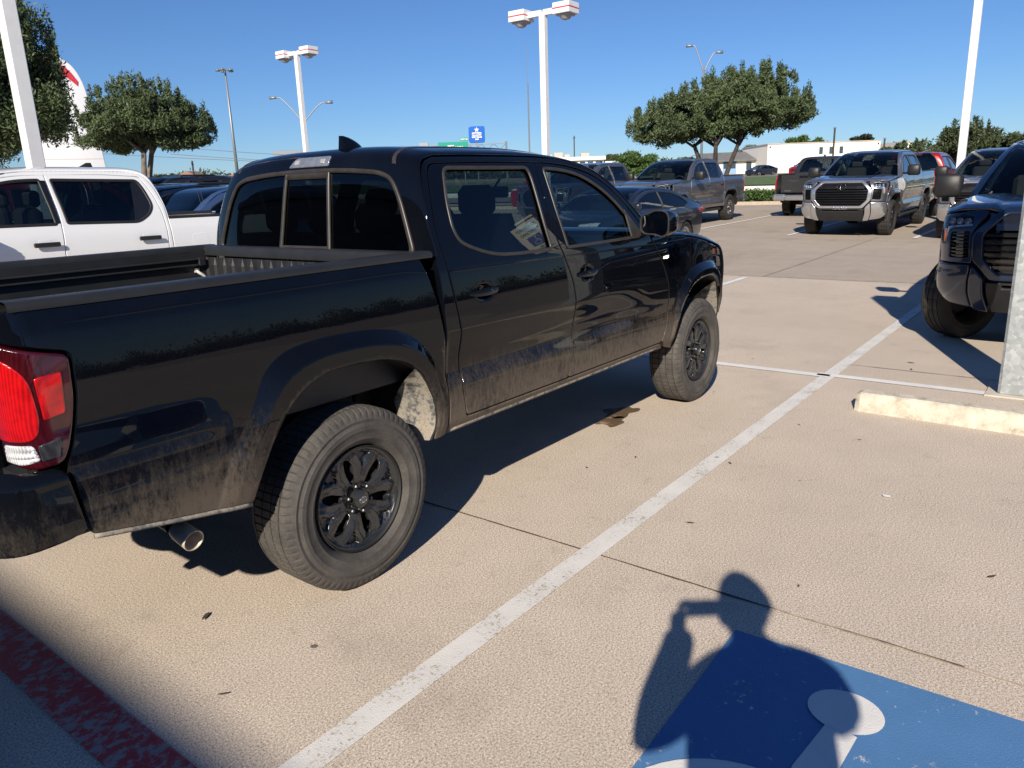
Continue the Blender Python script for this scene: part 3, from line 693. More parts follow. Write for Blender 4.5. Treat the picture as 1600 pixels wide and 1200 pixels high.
    # ---- cab top: back wall, roof, windscreen, one smooth skin
    pairs = [(.572, 1.24, .488, 1.24, 3.4), (.572, 1.27, .490, 1.27, 3.4), (.572, 1.30, .496, 1.30, 3.4), (.573, 1.42, .517, 1.42, 3.4), (.588, 1.54, .540, 1.56, 3.4), (.615, 1.63, .560, 1.66, 3.3), (.655, 1.695, .585, 1.735, 3.3), (.74, 1.720, .655, 1.778, 3.2), (.90, 1.727, .83, 1.792, 3.), (1.2, 1.728, 1.12, 1.797, 3.), (1.5, 1.728, 1.42, 1.790, 3.), (1.76, 1.716, 1.72, 1.762, 3.), (1.90, 1.694, 1.92, 1.727, 2.9), (2.03, 1.655, 2.08, 1.674, 2.8), (2.16, 1.588, 2.28, 1.585, 2.7), (2.27, 1.50, 2.45, 1.490, 2.7), (2.38, 1.395, 2.62, 1.382, 2.7), (2.475, 1.275, 2.77, 1.265, 2.7)]
    F0, SL, K = sweep(pairs, YR)
    W = .797
    def S(i): return float(K[i]) if i < len(K) else SL
    # rear window: outline in (s, w); w metres = y*.8/Yr
    s0, s1 = S(2)+.0, S(5)+.018
    def wy(y): return y*.8/.80
    rw = rc([(S(2)-.008, -.705, .05), (S(3), -.697, .1), (S(4), -.680, .1), (S(4)+.09, -.645, .09), (s1, -.56, .08), (s1+.014, -.3, .1), (s1+.018, 0, .1), (s1+.014, .3, .1), (s1, .56, .08), (S(4)+.09, .645, .09), (S(4), .680, .1), (S(3), .697, .1), (S(2)-.008, .705, .05)])
    top0 = S(12)+.03
    cab = panel('cab_shell', rc([(S(0), -W, .002), (top0-.03, -W, .002), (top0+.0, 0, .3), (top0-.03, W, .002), (S(0), W, .002)]), F0, M_black, T, [rw], grid=.022, depth=.02, edge=.002, hint=(-.5, 0, 1))
    trim = MB(); rim('x', offs(resample(rw, .02)[::-1] if area(rw) < 0 else resample(rw, .02), .012)[0], F0, None, None, w=.024, h=.007, sg_hint=(-1, 0, .3), join=trim)
    for y in (-.195, .155):
        P = []
        for sq in np.linspace(S(2)-.005, s1+.01, 16):
            for k, (dy, h) in enumerate(((-.010, -.004), (-.008, .005), (0, .006), (.008, .005), (.010, -.004))): P.append(F0(np.array([sq]), np.array([y+dy]))[0]-np.array([h, 0, 0]))
        trim.grid(np.array(P).reshape(16, 5, 3))
    for sq in (S(2)+.012, s1-.012):
        P = []
        for y in np.linspace(-.19, .15, 10):
            for dz, h in ((-.020, -.004), (-.016, .005), (.016, .005), (.020, -.004)): P.append(F0(np.array([sq+dz]), np.array([y]))[0]-np.array([h, 0, 0]))
        trim.grid(np.array(P).reshape(10, 4, 3))
    bw = panel('rear_window', rw, lambda u, v: F0(u, v)+np.array([.008, 0, 0]), M_gback, T, grid=.016, depth=0, edge=0, hint=(-1, 0, 0))
    trim.build('window_frame', M_rub, bw, True)
    # roof ditch seams
    for sg in (-1, 1):
        mb = MB(); P = []
        for sq in np.linspace(s1+.025, S(11), 40):
            for dw, h in ((-.012, .0005), (-.006, .004), (.006, .004), (.012, .0005)): P.append(F0(np.array([sq]), np.array([sg*.66+dw]))[0]+np.array([-h*.5, 0, h]))
        mb.grid(np.array(P).reshape(40, 4, 3)); mb.build('roof_moulding', M_rub, cab, True)
    # windscreen
    ws = rc([(top0+.012, -.74, .04), (S(14), -.755, .1), (SL-.03, -.765, .03), (SL-.03, .765, .03), (S(14), .755, .1), (top0+.012, .74, .04), (top0+.04, 0, .3)])
    panel('windscreen', ws, F0, M_gwind, T, grid=.05, depth=0, edge=0, hint=(1, 0, .5))
    for sg in (-1, 1):
        P = []
        for sq in np.linspace(top0-.03, SL, 30):
            for w in (.797, .79, .775, .75, .735): P.append(F0(np.array([sq]), np.array([sg*w]))[0]+np.array([.002, 0, .002]))
        mb = MB(); mb.grid(np.array(P).reshape(30, 5, 3)); mb.build('windscreen_pillar', M_black, T, True)
    # centre brake lamp, shark fin
    sb = S(6)
    bl_ = panel('high_brake_lamp', rc([(S(5)+.042, -.195, .012), (S(5)+.042, .140, .012), (S(6)+.018, .090, .012), (S(6)+.018, -.200, .012)]), F0, M_brk, T, grid=.02, depth=.02, edge=.004, lift=.006, hint=(-1, 0, .5))
    for y in (-.145, .075):
        panel('cargo_lamp', rc([(S(5)+.055, y-.02, .004), (S(5)+.055, y+.015, .004), (S(5)+.078, y+.015, .004), (S(5)+.078, y-.02, .004)]), F0, M_grl2, bl_, grid=.02, depth=.004, edge=.002, lift=.009, hint=(-1, 0, .5))
    mb = MB(); N = 14; P = np.zeros((N, 12, 3)); fx, fy, fz = .66, -.150, 1.772
    for i in range(N):
        t = i/(N-1); h = .072*(1-t)**.8; L0 = .012+.0*t
        x0 = fx+.010*t; x1 = fx+.04+.125*max(1-t**1.7, 0)**.75
        for k in range(12):
            a = 2*math.pi*k/12; ca, sa = math.cos(a), math.sin(a); wd = .024*(1-t)**.9+.006
            P[i, k] = ((x0+x1)/2+(x1-x0)/2*ca, fy+wd*sa*(1-.4*max(ca, 0)), fz+.072*t)
    P = np.concatenate([P, P[:, :1]], 1); mb.grid(P); mb.add([tuple(p) for p in P[-1, :12]], [tuple(range(12))]); mb.build('roof_antenna', M_black, T, True, 50)
    # ---- bonnet and nose
    hp = [(2.475, 1.240, 2.76, 1.262, 4.), (2.60, 1.238, 2.86, 1.272, 4.), (2.9, 1.222, 3.10, 1.268, 4.), (3.2, 1.185, 3.40, 1.232, 4.), (3.42, 1.142, 3.70, 1.180, 3.4), (3.56, 1.110, 3.92, 1.125, 3.), (3.66, 1.070, 4.06, 1.06, 2.6), (3.70, 1.0, 4.13, .98, 2.6), (3.71, .86, 4.15, .84, 2.6), (3.70, .70, 4.15, .70, 2.6), (3.64, .58, 4.06, .56, 2.6)]
    H0, HL, HK = sweep(hp, YR)
    panel('bonnet', rc([(HK[0], -.797, .01), (HK[5], -.797, .01), (HK[6], 0, .4), (HK[5], .797, .01), (HK[0], .797, .01)]), H0, M_black, T, grid=.03, depth=.01, edge=.002, hint=(0, 0, 1))
    fb = panel('front_bumper', rc([(HK[5]+.006, -.797, .01), (HL, -.797, .02), (HL, .797, .02), (HK[5]+.006, .797, .01), (HK[6]+.008, 0, .4)]), H0, M_black, T, [rc([(HK[6]+.03, -.42, .03), (HK[8], -.36, .03), (HK[8], .36, .03), (HK[6]+.03, .42, .03)])], grid=.03, depth=.02, edge=.003, hint=(1, 0, 0))
    gr_ = MB()
    for k in range(8): gr_.rbox((4.03, 0, .86+.025*k), (.02, .86, .010), .003)
    gr_.box((3.98, 0, .95), (.02, .95, .28)); gr_.build('grille', M_plast, T)
    # ---- underbody: floor, frame, axle, exhaust, shock, leaf spring
    mb = MB()
    mb.box((1.6, 0, .60), (2.1, 1.66, .10)); mb.box((-.33, 0, .77), (1.55, 1.30, .06)); mb.box((3.3, 0, .80), (.9, 1.1, .45)); mb.box((.535, 0, .92), (.02, 1.6, .68))
    mb.box((-1.09, 0, .74), (.10, 1.66, .20)); mb.box((2.70, 0, .85), (.05, 1.7, .6)); mb.box((3.78, 0, .75), (.04, 1.4, .3))  # box behind the bumper is an added filler that blocks stray sunlight
    for sg in (-1, 1): mb.rbox((1.2, sg*.42, .52), (4.6, .07, .13), .01)
    mb.build('chassis', M_dark, T)
    mb = MB(); mb.tube([(0, -.78, .38), (0, .78, .38)], .042, 12); mb.lathe([(.001, -.13), (.10, -.10), (.14, 0), (.10, .10), (.001, .13)], (0, .05, .38), 'y', 16); mb.tube([(3.235, -.75, .38), (3.235, .75, .38)], .03, 8); mb.build('axle', M_dark, T, True, 40)
    sp = MB()
    for sg in (-1, 1):
        for k in range(3): sp.tube([tuple(p) for p in cr([(-.62+.12*k, sg*.53, .50+.0*k), (-.2, sg*.53, .44-.012*k), (0, sg*.53, .43-.012*k), (.25, sg*.53, .45-.012*k), (.62-.12*k, sg*.53, .52)], 4)], .014, 6)
        sp.tube([(-.16, sg*.56, .36), (.10, sg*.50, .84)], .032, 10); sp.tube([(3.235, sg*.62, .45), (3.235, sg*.55, .95)], .05, 10)
        sp.tube([(0.05, sg*.70, .55), (0.25, sg*.60, .60), (.3, sg*.55, .8)], .012, 6)
    sp.build('suspension', plain('suspension_steel', (.05, .045, .04), .55, .3, .4), T, True)
    ex = MB(); path = cr([(.9, -.30, .47), (.45, -.36, .50), (.1, -.62, .60), (-.12, -.50, .62), (-.40, -.42, .58), (-.60, -.49, .53), (-.675, -.60, .49), (-.671, -.68, .468)], 6)
    ex.tube([tuple(p) for p in path], .028, 14, False); pe = ex.build('exhaust_pipe', plain('exhaust_steel', (.10, .085, .075), .45, .6, .3), T, True)
    d = np.array([.006, -.080, -.020]); d = d/np.linalg.norm(d); p0 = np.array([-.670, -.705, .463]); ex = MB()
    pr = [(0, .031), (.02, .036), (.095, .0385), (.098, .037), (.094, .0345), (.03, .033)]
    u = np.cross(d, [0, 0, 1]); u /= np.linalg.norm(u); w_ = np.cross(d, u); V = []; F = []
    for a_, r_ in pr:
        for k in range(24): an = 2*math.pi*k/24; V.append(p0+d*a_+(u*math.cos(an)+w_*math.sin(an))*r_)
    for i in range(len(pr)-1):
        for k in range(24): F.append((i*24+k, i*24+(k+1) % 24, (i+1)*24+(k+1) % 24, (i+1)*24+k))
    ex.add(V, F); ex.build('exhaust_tip', plain('heat_stained_tip', (.66, .55, .42), .4, .25, .25, 30), pe, True)
    sw = MB(); sw.lathe([(.12, .50), (.20, .43), (.34, .43), (.37, .47), (.37, .58), (.34, .62), (.15, .62)], (-.72, 0, 0), 'z', 28); sw.build('spare_wheel', M_tyre_b, T, True, 40)
    # ---- interior
    st = MB()
    def seat(x, y, w):
        s_ = MB()
        s_.rbox((x, y, .86), (.50, w, .16), .05)
        for k in range(1): pass
        a = np.array([[(x-.22-.19*t+dx*(1-.25*t), y+sy*w/2*(1-.12*t*t), .88+.56*t) for (dx, sy) in ((.09, -.9), (.11, -.6), (.10, 0), (.11, .6), (.09, .9), (-.02, 1), (-.06, .8), (-.06, -.8), (-.02, -1), (.09, -.9))] for t in np.linspace(0, 1, 8)]); s_.grid(a); s_.add([tuple(p) for p in a[-1][:-1]], [tuple(range(9))])
        s_.rbox((x-.40, y, 1.51), (.09, .26, .17), .04); s_.tube([(x-.40, y-.06, 1.40), (x-.40, y-.06, 1.46)], .008, 6); s_.tube([(x-.40, y+.06, 1.40), (x-.40, y+.06, 1.46)], .008, 6)
        return s_.build('seat', M_seat, T, True, 50)
    seat(1.80, -.38, .50); seat(1.80, .38, .50)
    b = MB(); b.rbox((.98, 0, .84), (.48, 1.35, .16), .05)
    a = np.array([[(.78-.12*t+dx, y, .88+.5*t) for dx, y in ((.06, -.66), (.09, -.5), (.08, 0), (.09, .5), (.06, .66), (-.05, .66), (-.05, -.66), (.06, -.66))] for t in np.linspace(0, 1, 6)]); b.grid(a); b.add([tuple(p) for p in a[-1][:-1]], [tuple(range(7))])
    for y in (-.36, 0, .36): b.rbox((.66, y, 1.45), (.08, .24, .14), .04)
    b.build('rear_bench', M_seat, T, True, 50)
    b = MB(); b.rbox((2.42, 0, 1.12), (.30, 1.5, .26), .08); b.rbox((2.62, 0, 1.20), (.28, 1.46, .06), .02); b.rbox((1.75, 0, .82), (.75, .20, .30), .04); b.build('dashboard', M_trim, T, True, 50)
    b = MB(); th = np.linspace(0, 2*math.pi, 25)[:-1]; b.tube([(2.20+.07*math.sin(t), .38+.185*math.cos(t), 1.17+.165*math.sin(t)) for t in th], .016, 8, False, True)
    for a_ in (0, math.pi, -math.pi/2): b.tube([(2.23, .38, 1.17), (2.20+.07*math.sin(a_), .38+.18*math.cos(a_), 1.17+.16*math.sin(a_))], .013, 6)
    b.rbox((2.22, .38, 1.17), (.05, .11, .09), .02); b.build('steering_wheel', M_trim, T, True, 50)
    b = MB(); b.grid(np.array([[(x, y, 1.735-.25*(abs(y)/.7)**4*.25) for y in np.linspace(-.66, .66, 9)] for x in np.linspace(.70, 1.85, 6)])); b.build('headliner', M_headl, T, True)
    b = MB(); b.rbox((2.02, 0, 1.55), (.03, .24, .07), .012); b.tube([(2.03, 0, 1.58), (2.10, 0, 1.64)], .008, 6); b.build('inner_mirror', M_trim, T)
    b = MB(); b.rbox((1.50, 0, .66), (2.1, 1.6, .02), .004)
    for sg in (-1, 1):
        b.grid(np.array([[(x, sg*(.80-.0*z), z) for z in (.66, 1.0, 1.22)] for x in (.56, 1.5, 2.45)]))
    b.build('cabin_floor', M_trim, T)
    # number shown by the moulded emblem on each hub is built in wheel()
    return T
near_truck = build_near_pickup()
# ================================================================ the other vehicles
def ground_z(x, y):
    t = np.clip(.8*np.asarray(x, float)+.6*np.asarray(y, float)-8, 0, 170)
    l = np.clip(np.asarray(y, float)-4-np.maximum(np.asarray(x, float)-3, 0)*.8, 0, 30)
    return .021*t*t/(t+4)+.018*l*l/(l+3)
def text_mesh(s, size, mat, name, parent, M, depth=.004, align='CENTER', bold=0.):
    c = bpy.data.curves.new(name, 'FONT'); c.body = s; c.size = size; c.extrude = depth; c.align_x = align; c.align_y = 'CENTER'; c.offset = bold; c.resolution_u = 3
    t = bpy.data.objects.new(name+'_t', c); COL.objects.link(t); bpy.context.view_layer.update()
    me = bpy.data.meshes.new_from_object(t.evaluated_get(bpy.context.evaluated_depsgraph_get())); bpy.data.objects.remove(t)
    me.transform(M); me.name = name; me.materials.clear(); me.materials.append(mat)
    o = bpy.data.objects.new(name, me); COL.objects.link(o)
    if parent is not None: o.parent = parent
    return o
def frame_M(org, xd, yd, nd_=None):
    x = Vector(xd).normalized(); y = Vector(yd).normalized(); z = x.cross(y); M = Matrix.Identity(4)
    for i in range(3): M[i][0], M[i][1], M[i][2], M[i][3] = x[i], y[i], z[i], org[i]
    return M
def place(o, x, y, rz=math.pi, sc=1., dz=0.):
    e = .5; z = float(ground_z(x, y)); gx = (float(ground_z(x+e, y))-float(ground_z(x-e, y)))/(2*e); gy = (float(ground_z(x, y+e))-float(ground_z(x, y-e)))/(2*e)
    n = Vector((-gx, -gy, 1)).normalized(); q = Vector((0, 0, 1)).rotation_difference(n).to_matrix().to_4x4()
    o.matrix_world = Matrix.Translation((x, y, z+dz)) @ q @ Matrix.Rotation(rz, 4, 'Z') @ Matrix.Scale(sc, 4)
def copy_tree(o, parent=None):
    c = o.copy(); COL.objects.link(c)
    if parent is not None: c.parent = parent; c.matrix_parent_inverse = o.matrix_parent_inverse.copy()
    for ch in o.children: copy_tree(ch, c)
    return c
def walk(o):
    yield o
    for c in o.children: yield from walk(c)

P_silver = car_paint('silver_paint', (.20, .21, .23), .75, .32); P_grey = car_paint('mid_grey_paint', (.17, .175, .19), .7, .34); P_dgrey = car_paint('dark_grey_paint', (.055, .054, .055), .6, .34)
P_blue = car_paint('dark_blue_paint', (.006, .016, .042), .3, .3); P_red = car_paint('red_paint', (.36, .008, .012), .3, .3); P_white = car_paint('white_paint', (.78, .79, .80), 0., .35)
P_navy = car_paint('navy_paint', (.012, .016, .026), .2, .3); P_steel = car_paint('steel_blue_paint', (.085, .15, .30), .6, .3); P_taupe = car_paint('taupe_grey_paint', (.22, .215, .21), .6, .35)
M_bright = plain('bright_satin_metal', (.62, .63, .65), .25, .85, .05)
M_gloss = plain('gloss_black_trim', (.012, .012, .013), .12, 0., .2, coat=.8)
M_blk = plain('matt_black_trim', (.016, .016, .017), .5, 0., .2); M_grille = plain('grille_black', (.006, .006, .007), .35, 0., .2, spec=.3)
M_hlg = glass('headlamp_glass', (.75, .82, .88), 1.3)
M_alloy = plain('machined_alloy', (.45, .45, .47), .25, .9, .1)
M_sticker = plain('white_paper', (.8, .8, .8), .7, 0., .05)
YT = P1([.40, .50, .58, .68, .78, .90, 1.05, 1.20, 1.30, 1.36, 1.42, 1.55, 1.70, 1.83, 1.92], [.90, .955, .985, .992, .980, .985, 1.0, .992, .975, .955, .935, .885, .81, .745, .69])
T_ARCH = cr([(-.56, .46), (-.545, .60), (-.50, .76), (-.40, .90), (-.26, .965), (0, .975), (.26, .965), (.40, .90), (.50, .76), (.545, .60), (.56, .46)], 3)
T_FL = cr([(-.66, .46), (-.645, .62), (-.60, .80), (-.49, .97), (-.32, 1.05), (0, 1.06), (.32, 1.05), (.49, .97), (.60, .80), (.645, .62), (.66, .46)], 3)
WBT = 3.70
def YTS(x, z):
    x = np.asarray(x, float); z = np.asarray(z, float); y = YT(z)+0*x
    y = y-.035*np.clip((x-3.6)/.75, 0, 2)**2-.02*np.clip((-.8-x)/.4, 0, 2)**2
    y = y-.02*bumpf((z-.80)/.12)*smooth(.6, .8, x)*(1-smooth(2.6, 2.9, x))
    for c in (0, WBT):
        q = np.stack([np.broadcast_to(x, y.shape).ravel()-c, np.broadcast_to(z, y.shape).ravel()], 1); k = (np.abs(q[:, 0]) < .68) & (q[:, 1] < 1.08)
        if k.any():
            h = np.zeros(len(q)); qq = q[k]; A, B = T_ARCH, T_FL
            ins = inside(np.vstack([B, [(B[-1, 0], .2), (B[0, 0], .2)]]), qq); ia = inside(np.vstack([A, [(A[-1, 0], .2), (A[0, 0], .2)]]), qq)
            dA, dB = dist(A, qq, False), dist(B, qq, False); t = np.where(ia, 1, dB/(dA+dB+1e-9)); h[k] = np.where(ins, np.interp(t, [0, .1, .5, 1], [0, .015, .03, .025]), 0); y = y+h.reshape(y.shape)
    return y
def YTR(x, z): return YT(z)-.035*np.clip((np.asarray(x, float)-3.6)/.75, 0, 2)**2
def build_big_pickup(paint, bumper, surround, fine=1., handle=None, alloy=None, text=True, wcut=True, steer=0., grille_mat=None):
    T = empty('pickup_truck'); handle = handle or paint; g = .06*fine; alloy = alloy or M_rim
    RD = [(.60, .56, .03), (.595, 1.0, .1), (.575, 1.30, .1), (.575, 1.48, .08), (.615, 1.70, .06), (.69, 1.87, .04), (1.1, 1.895, .1), (1.66, 1.895, .005), (1.655, 1.45, .05), (1.69, 1.10, .1), (1.69, .70, .05), (1.665, .56, .02)]
    FD = [(1.672, .56, .02), (1.698, .70, .05), (1.698, 1.10, .1), (1.663, 1.45, .05), (1.668, 1.895, .005), (1.95, 1.885, .1), (2.2, 1.845, .1), (2.45, 1.745, .1), (2.68, 1.60, .1), (2.90, 1.42, .03), (2.98, 1.35, .03), (3.03, 1.1, .08), (3.02, .75, .06), (2.96, .56, .03)]
    RWn = rc([(.69, 1.72, .05), (.735, 1.83, .04), (1.62, 1.845, .02), (1.60, 1.41, .02), (.86, 1.39, .06), (.72, 1.47, .06), (.66, 1.56, .06)])
    FWn = rc([(1.73, 1.845, .02), (1.95, 1.84, .1), (2.18, 1.80, .1), (2.42, 1.70, .1), (2.64, 1.555, .06), (2.80, 1.415, .02), (1.71, 1.405, .02)])
    for sg in (-1, 1):
        f = lambda u, v, sg=sg: np.stack([np.asarray(u, float), sg*YTS(u, v), np.asarray(v, float)], -1); hint = (0, sg, 0)
        cs = [(.535, .50, .01), (.535, 1.42, .004), (.53, 1.55, .04), (.57, 1.75, .05), (.635, 1.88, .05), (.75, 1.925, .03), (1.2, 1.93, .1), (1.8, 1.93, .1), (2.05, 1.905, .1), (2.3, 1.83, .1), (2.55, 1.705, .1), (2.8, 1.53, .08), (3.0, 1.365, .01), (2.93, 1.40, .02)]
        cs += [(x+.004, z+.006, r) for x, z, r in FD[9:4:-1]]+[(x-.008, z+.006, r) for x, z, r in RD[6::-1]]+[(2.96, .545, .03), (3.03, .50, .02)]
        panel('cab_side', rc(cs), f, paint, T, grid=g, depth=.03, hint=hint)
        for nme, ol, win, hx in (('rear_door', RD, RWn, .80), ('front_door', FD, FWn, 1.86)):
            d = panel(nme, rc(ol), f, paint, T, [win], grid=g, depth=.03, edge=.004, hint=hint)
            rim('window_trim', win, f, M_blk, d, w=.03, h=.008, sg_hint=hint, step=.04)
            panel('window', win, lambda u, v, f=f, sg=sg: f(u, v)-np.array([0, sg*.012, 0]), M_gsill, d, grid=.12, depth=0, edge=0, hint=hint)
            if nme == 'rear_door': panel('quarter_trim', rc([(.70, 1.72, .04), (.74, 1.82, .03), (.80, 1.825, .01), (.90, 1.40, .01), (.86, 1.395, .03), (.735, 1.475, .05), (.675, 1.56, .05)]), f, M_gloss, d, grid=.08, depth=.01, edge=.002, lift=-.004, hint=hint)
            else: panel('pillar_trim', rc([(1.672, 1.84, .01), (1.735, 1.842, .01), (1.715, 1.41, .01), (1.668, 1.41, .01)]), f, M_gloss, d, grid=.08, depth=.01, edge=.002, lift=.002, hint=hint)
            cup = panel('handle_cup', rc([(hx-.07, 1.17, .02), (hx-.05, 1.265, .03), (hx+.07, 1.265, .03), (hx+.07, 1.15, .04), (hx, 1.135, .02)]), f, M_blk if handle is not paint else paint, d, grid=.03, depth=.01, edge=.004, lift=.0015, hint=hint)
            hb = MB(); hb.rbox((hx, sg*(float(YT(1.21))+.032), 1.212), (.25, .024, .046), .010); hb.rbox((hx-.085, sg*(float(YT(1.21))+.012), 1.212), (.03, .03, .03), .006); hb.rbox((hx+.085, sg*(float(YT(1.21))+.012), 1.212), (.03, .03, .03), .006); hb.build('door_handle', handle, d)
        arc = T_ARCH[::-1]+[WBT, 0]
        fo = np.vstack([rc([(2.975, .56, .02), (3.035, .75, .06), (3.045, 1.1, .08), (2.995, 1.355, .02), (3.4, 1.335, .1), (3.9, 1.30, .1), (4.16, 1.275, .03), (4.15, 1.14, .03), (4.32, 1.00, .03), (4.33, .80, .02)]), [(4.30, .62)], arc[(arc[:, 1] > .62) | (arc[:, 0] < WBT)][1:], [(3.06, .50)]])
        panel('fender', fo, f, paint, T, grid=g*.8, depth=.04, edge=.004, hint=hint)
        bq, L = bedmapY(sg)
        bo = np.vstack([rc([(.525, .50, .01), (.525, 1.415, .01), (-1.0, 1.42, .01), (-1.20, 1.42, .01), (-1.20, .82, .02), (-1.10, .80, .02), (-1.10, .60, .02), (-.60, .56, .02)]), T_ARCH])
        bs = panel('bed_side', bo, bq, paint, T, grid=g*.8, depth=.04, edge=.004, hint=hint)
        mb = MB(); mb.grid(np.array([[(x, sg*(.938+a), 1.415+b) for a, b in ((.003, -.01), (.006, .012), (-.01, .02), (-.09, .02), (-.095, -.02))] for x in (-1.10, -.3, .52)])); mb.build('bed_rail_cap', M_blk, T)
        panel('tail_lamp', rc([(-1.245, 1.34, .02), (-1.14, 1.355, .03), (-1.10, 1.30, .03), (-1.11, .92, .03), (-1.245, .93, .02)]), bq, M_redl, T, grid=.04, depth=.02, edge=.006, lift=.006, hint=(-.5, sg, 0))
        if handle is not paint or True:
            fz = panel('fuel_flap' if sg > 0 else 'bed_panel_seam', rc([(.28, 1.06, .03), (.30, 1.22, .04), (.10, 1.245, .05), (.06, 1.10, .05), (.12, 1.03, .03)]), bq, paint, bs, grid=.05, depth=.006, edge=.004, lift=.001, hint=hint) if sg > 0 else None
        for c in (0, WBT):
            A = T_ARCH[::-1]+[c, 0]; cols = [[(p[0], sg*(float(YTS(np.array([p[0]]), np.array([p[1]]))[0])-dy), p[1]) for p in A] for dy in (.002, .03, .35)]
            mb = MB(); mb.grid(np.array(cols)); mb.build('wheel_arch_liner', M_blk, T, True, 40)
            w = wheel(T, (0, 0, 0), .415, .245, .275, sg, M_tyre_b, alloy, .022 if fine < 1 else .035, 24, False); w.location = (c, sg*.985, .415)
            if c and steer: w.rotation_euler = (0, 0, steer); w.location = (c, sg*.93, .415)
        mp = MB(); mp.rbox((2.86, sg*1.17, 1.49), (.17, .27, .25), .035); mir = mp.build('wing_mirror', M_blk if paint is not P_grey else M_bright, T, True, 50)
        mp = MB(); mp.rbox((2.775, sg*1.17, 1.49), (.006, .22, .18), .002); mp.build('mirror_glass', M_mirr, mir); mp = MB(); mp.rbox((2.86, sg*1.0, 1.42), (.10, .20, .05), .02); mp.build('mirror_arm', M_blk, mir)
        mp = MB(); mp.tube([(.75, sg*.93, .42), (2.8, sg*.93, .42)], .045, 8); mp.build('side_step', M_blk, T, True, 40)
    # cab skin
    pr = [(.53, 1.34, .43, 1.34, 4.), (.53, 1.42, .44, 1.42, 4.), (.53, 1.55, .455, 1.56, 4.), (.57, 1.75, .49, 1.80, 3.8), (.635, 1.88, .54, 1.92, 3.6), (.75, 1.925, .66, 1.972, 3.4), (1.2, 1.932, 1.15, 1.99, 3.4), (1.8, 1.93, 1.78, 1.982, 3.4), (2.05, 1.905, 2.10, 1.945, 3.2), (2.3, 1.83, 2.42, 1.85, 3.), (2.55, 1.705, 2.72, 1.70, 3.), (2.8, 1.53, 3.02, 1.51, 3.), (3.0, 1.365, 3.22, 1.345, 3.)]
    F0, SL, K = sweep(pr, YTR); W = .796
    rw = rc([(K[1]+.03, -.66, .05), (K[3], -.62, .1), (K[4]-.02, -.56, .06), (K[4]-.01, .56, .06), (K[3], .62, .1), (K[1]+.03, .66, .05)])
    cab = panel('cab_shell', rc([(K[0], -W, .002), (K[8]-.05, -W, .002), (K[8]+.0, 0, .3), (K[8]-.05, W, .002), (K[0], W, .002)]), F0, paint, T, [rw], grid=g, depth=.02, edge=.003, hint=(-.5, 0, 1))
    bwn = panel('rear_window', rw, F0, M_gback, T, grid=.1, depth=0, edge=0, hint=(-1, 0, 0), lift=-.008)
    rim('window_frame', rw, F0, M_blk, bwn, w=.04, h=.006, sg_hint=(-1, 0, .2), step=.05)
    ws = rc([(K[8]+.01, -.735, .05), (K[10], -.75, .1), (SL-.03, -.76, .04), (SL-.03, .76, .04), (K[10], .75, .1), (K[8]+.01, .735, .05), (K[8]+.04, 0, .3)])
    panel('windscreen', ws, F0, M_gwind, T, grid=.1, depth=0, edge=0, hint=(1, 0, .5))
    for sg in (-1, 1):
        P = np.array([F0(np.array([q]), np.array([sg*w]))[0]+np.array([.002, 0, .002]) for q in np.linspace(K[8]-.05, SL, 16) for w in (.796, .785, .765, .73)]).reshape(16, 4, 3)
        mb = MB(); mb.grid(P); mb.build('windscreen_pillar', paint, T, True)
    panel('high_brake_lamp', rc([(K[4]+.01, -.20, .01), (K[4]+.01, .20, .01), (K[4]+.06, .18, .01), (K[4]+.06, -.18, .01)]), F0, M_grl, T, grid=.06, depth=.01, edge=.003, lift=.006, hint=(-1, 0, .5))
    mb = MB(); mb.prism([(.85, 1.98), (.87, 2.045), (.91, 2.045), (1.02, 1.985)], -.02, .02, 'y'); mb.build('roof_antenna', M_gloss, T)
    # bonnet
    hp = [(2.99, 1.355, 3.20, 1.375, 5.), (3.4, 1.335, 3.55, 1.40, 5.), (3.9, 1.30, 4.05, 1.375, 5.), (4.16, 1.275, 4.42, 1.335, 4.5), (4.24, 1.25, 4.56, 1.295, 4.)]
    H0, HL, HK = sweep(hp, YTR)
    def H1(q, w): P = H0(q, w); return P+np.stack([0*np.asarray(q), 0*np.asarray(q), .018*smooth(.42, .47, np.abs(w))*(1-smooth(.66, .75, np.abs(w)))], -1)
    panel('bonnet', rc([(HK[0], -.796, .01), (HL-.02, -.796, .02), (HL, -.4, .1), (HL, .4, .1), (HL-.02, .796, .02), (HK[0], .796, .01)]), H1, paint, T, grid=g*.8, depth=.02, edge=.004, hint=(0, 0, 1))
    # front face: w across in metres, z up
    zx = P1([.34, .55, .75, .95, 1.1, 1.2, 1.30], [4.12, 4.24, 4.33, 4.34, 4.32, 4.27, 4.20]); zc = P1([.34, .55, .75, .95, 1.1, 1.2, 1.30], [4.50, 4.62, 4.68, 4.685, 4.67, 4.64, 4.56])
    def FR(w, z, d=0.):
        w = np.asarray(w, float); z = np.asarray(z, float); v = np.clip(w/1.0, -.999, .999); k = np.sqrt(np.maximum(1-np.abs(v)**4.2, 0)+1e-6); xr = zx(z)
        return np.stack([xr+(zc(z)-xr)*k-d, YTR(xr, z)*v, z], -1)
    hx = (1, 0, 0); gr = grille_mat or M_grille
    GO = [(-.47, .735), (-.61, .87), (-.61, 1.09), (-.45, 1.262), (.45, 1.262), (.61, 1.09), (.61, .87), (.47, .735)]
    GS = [(-.52, .68), (-.695, .86), (-.695, 1.10), (-.48, 1.312), (.48, 1.312), (.695, 1.10), (.695, .86), (.52, .68)]
    gg = panel('grille_surround', rc(GS, .05), FR, surround, T, [rc(GO, .04)], grid=g*.7, depth=.05, edge=.008, lift=.012, hint=hx)
    mb = MB()
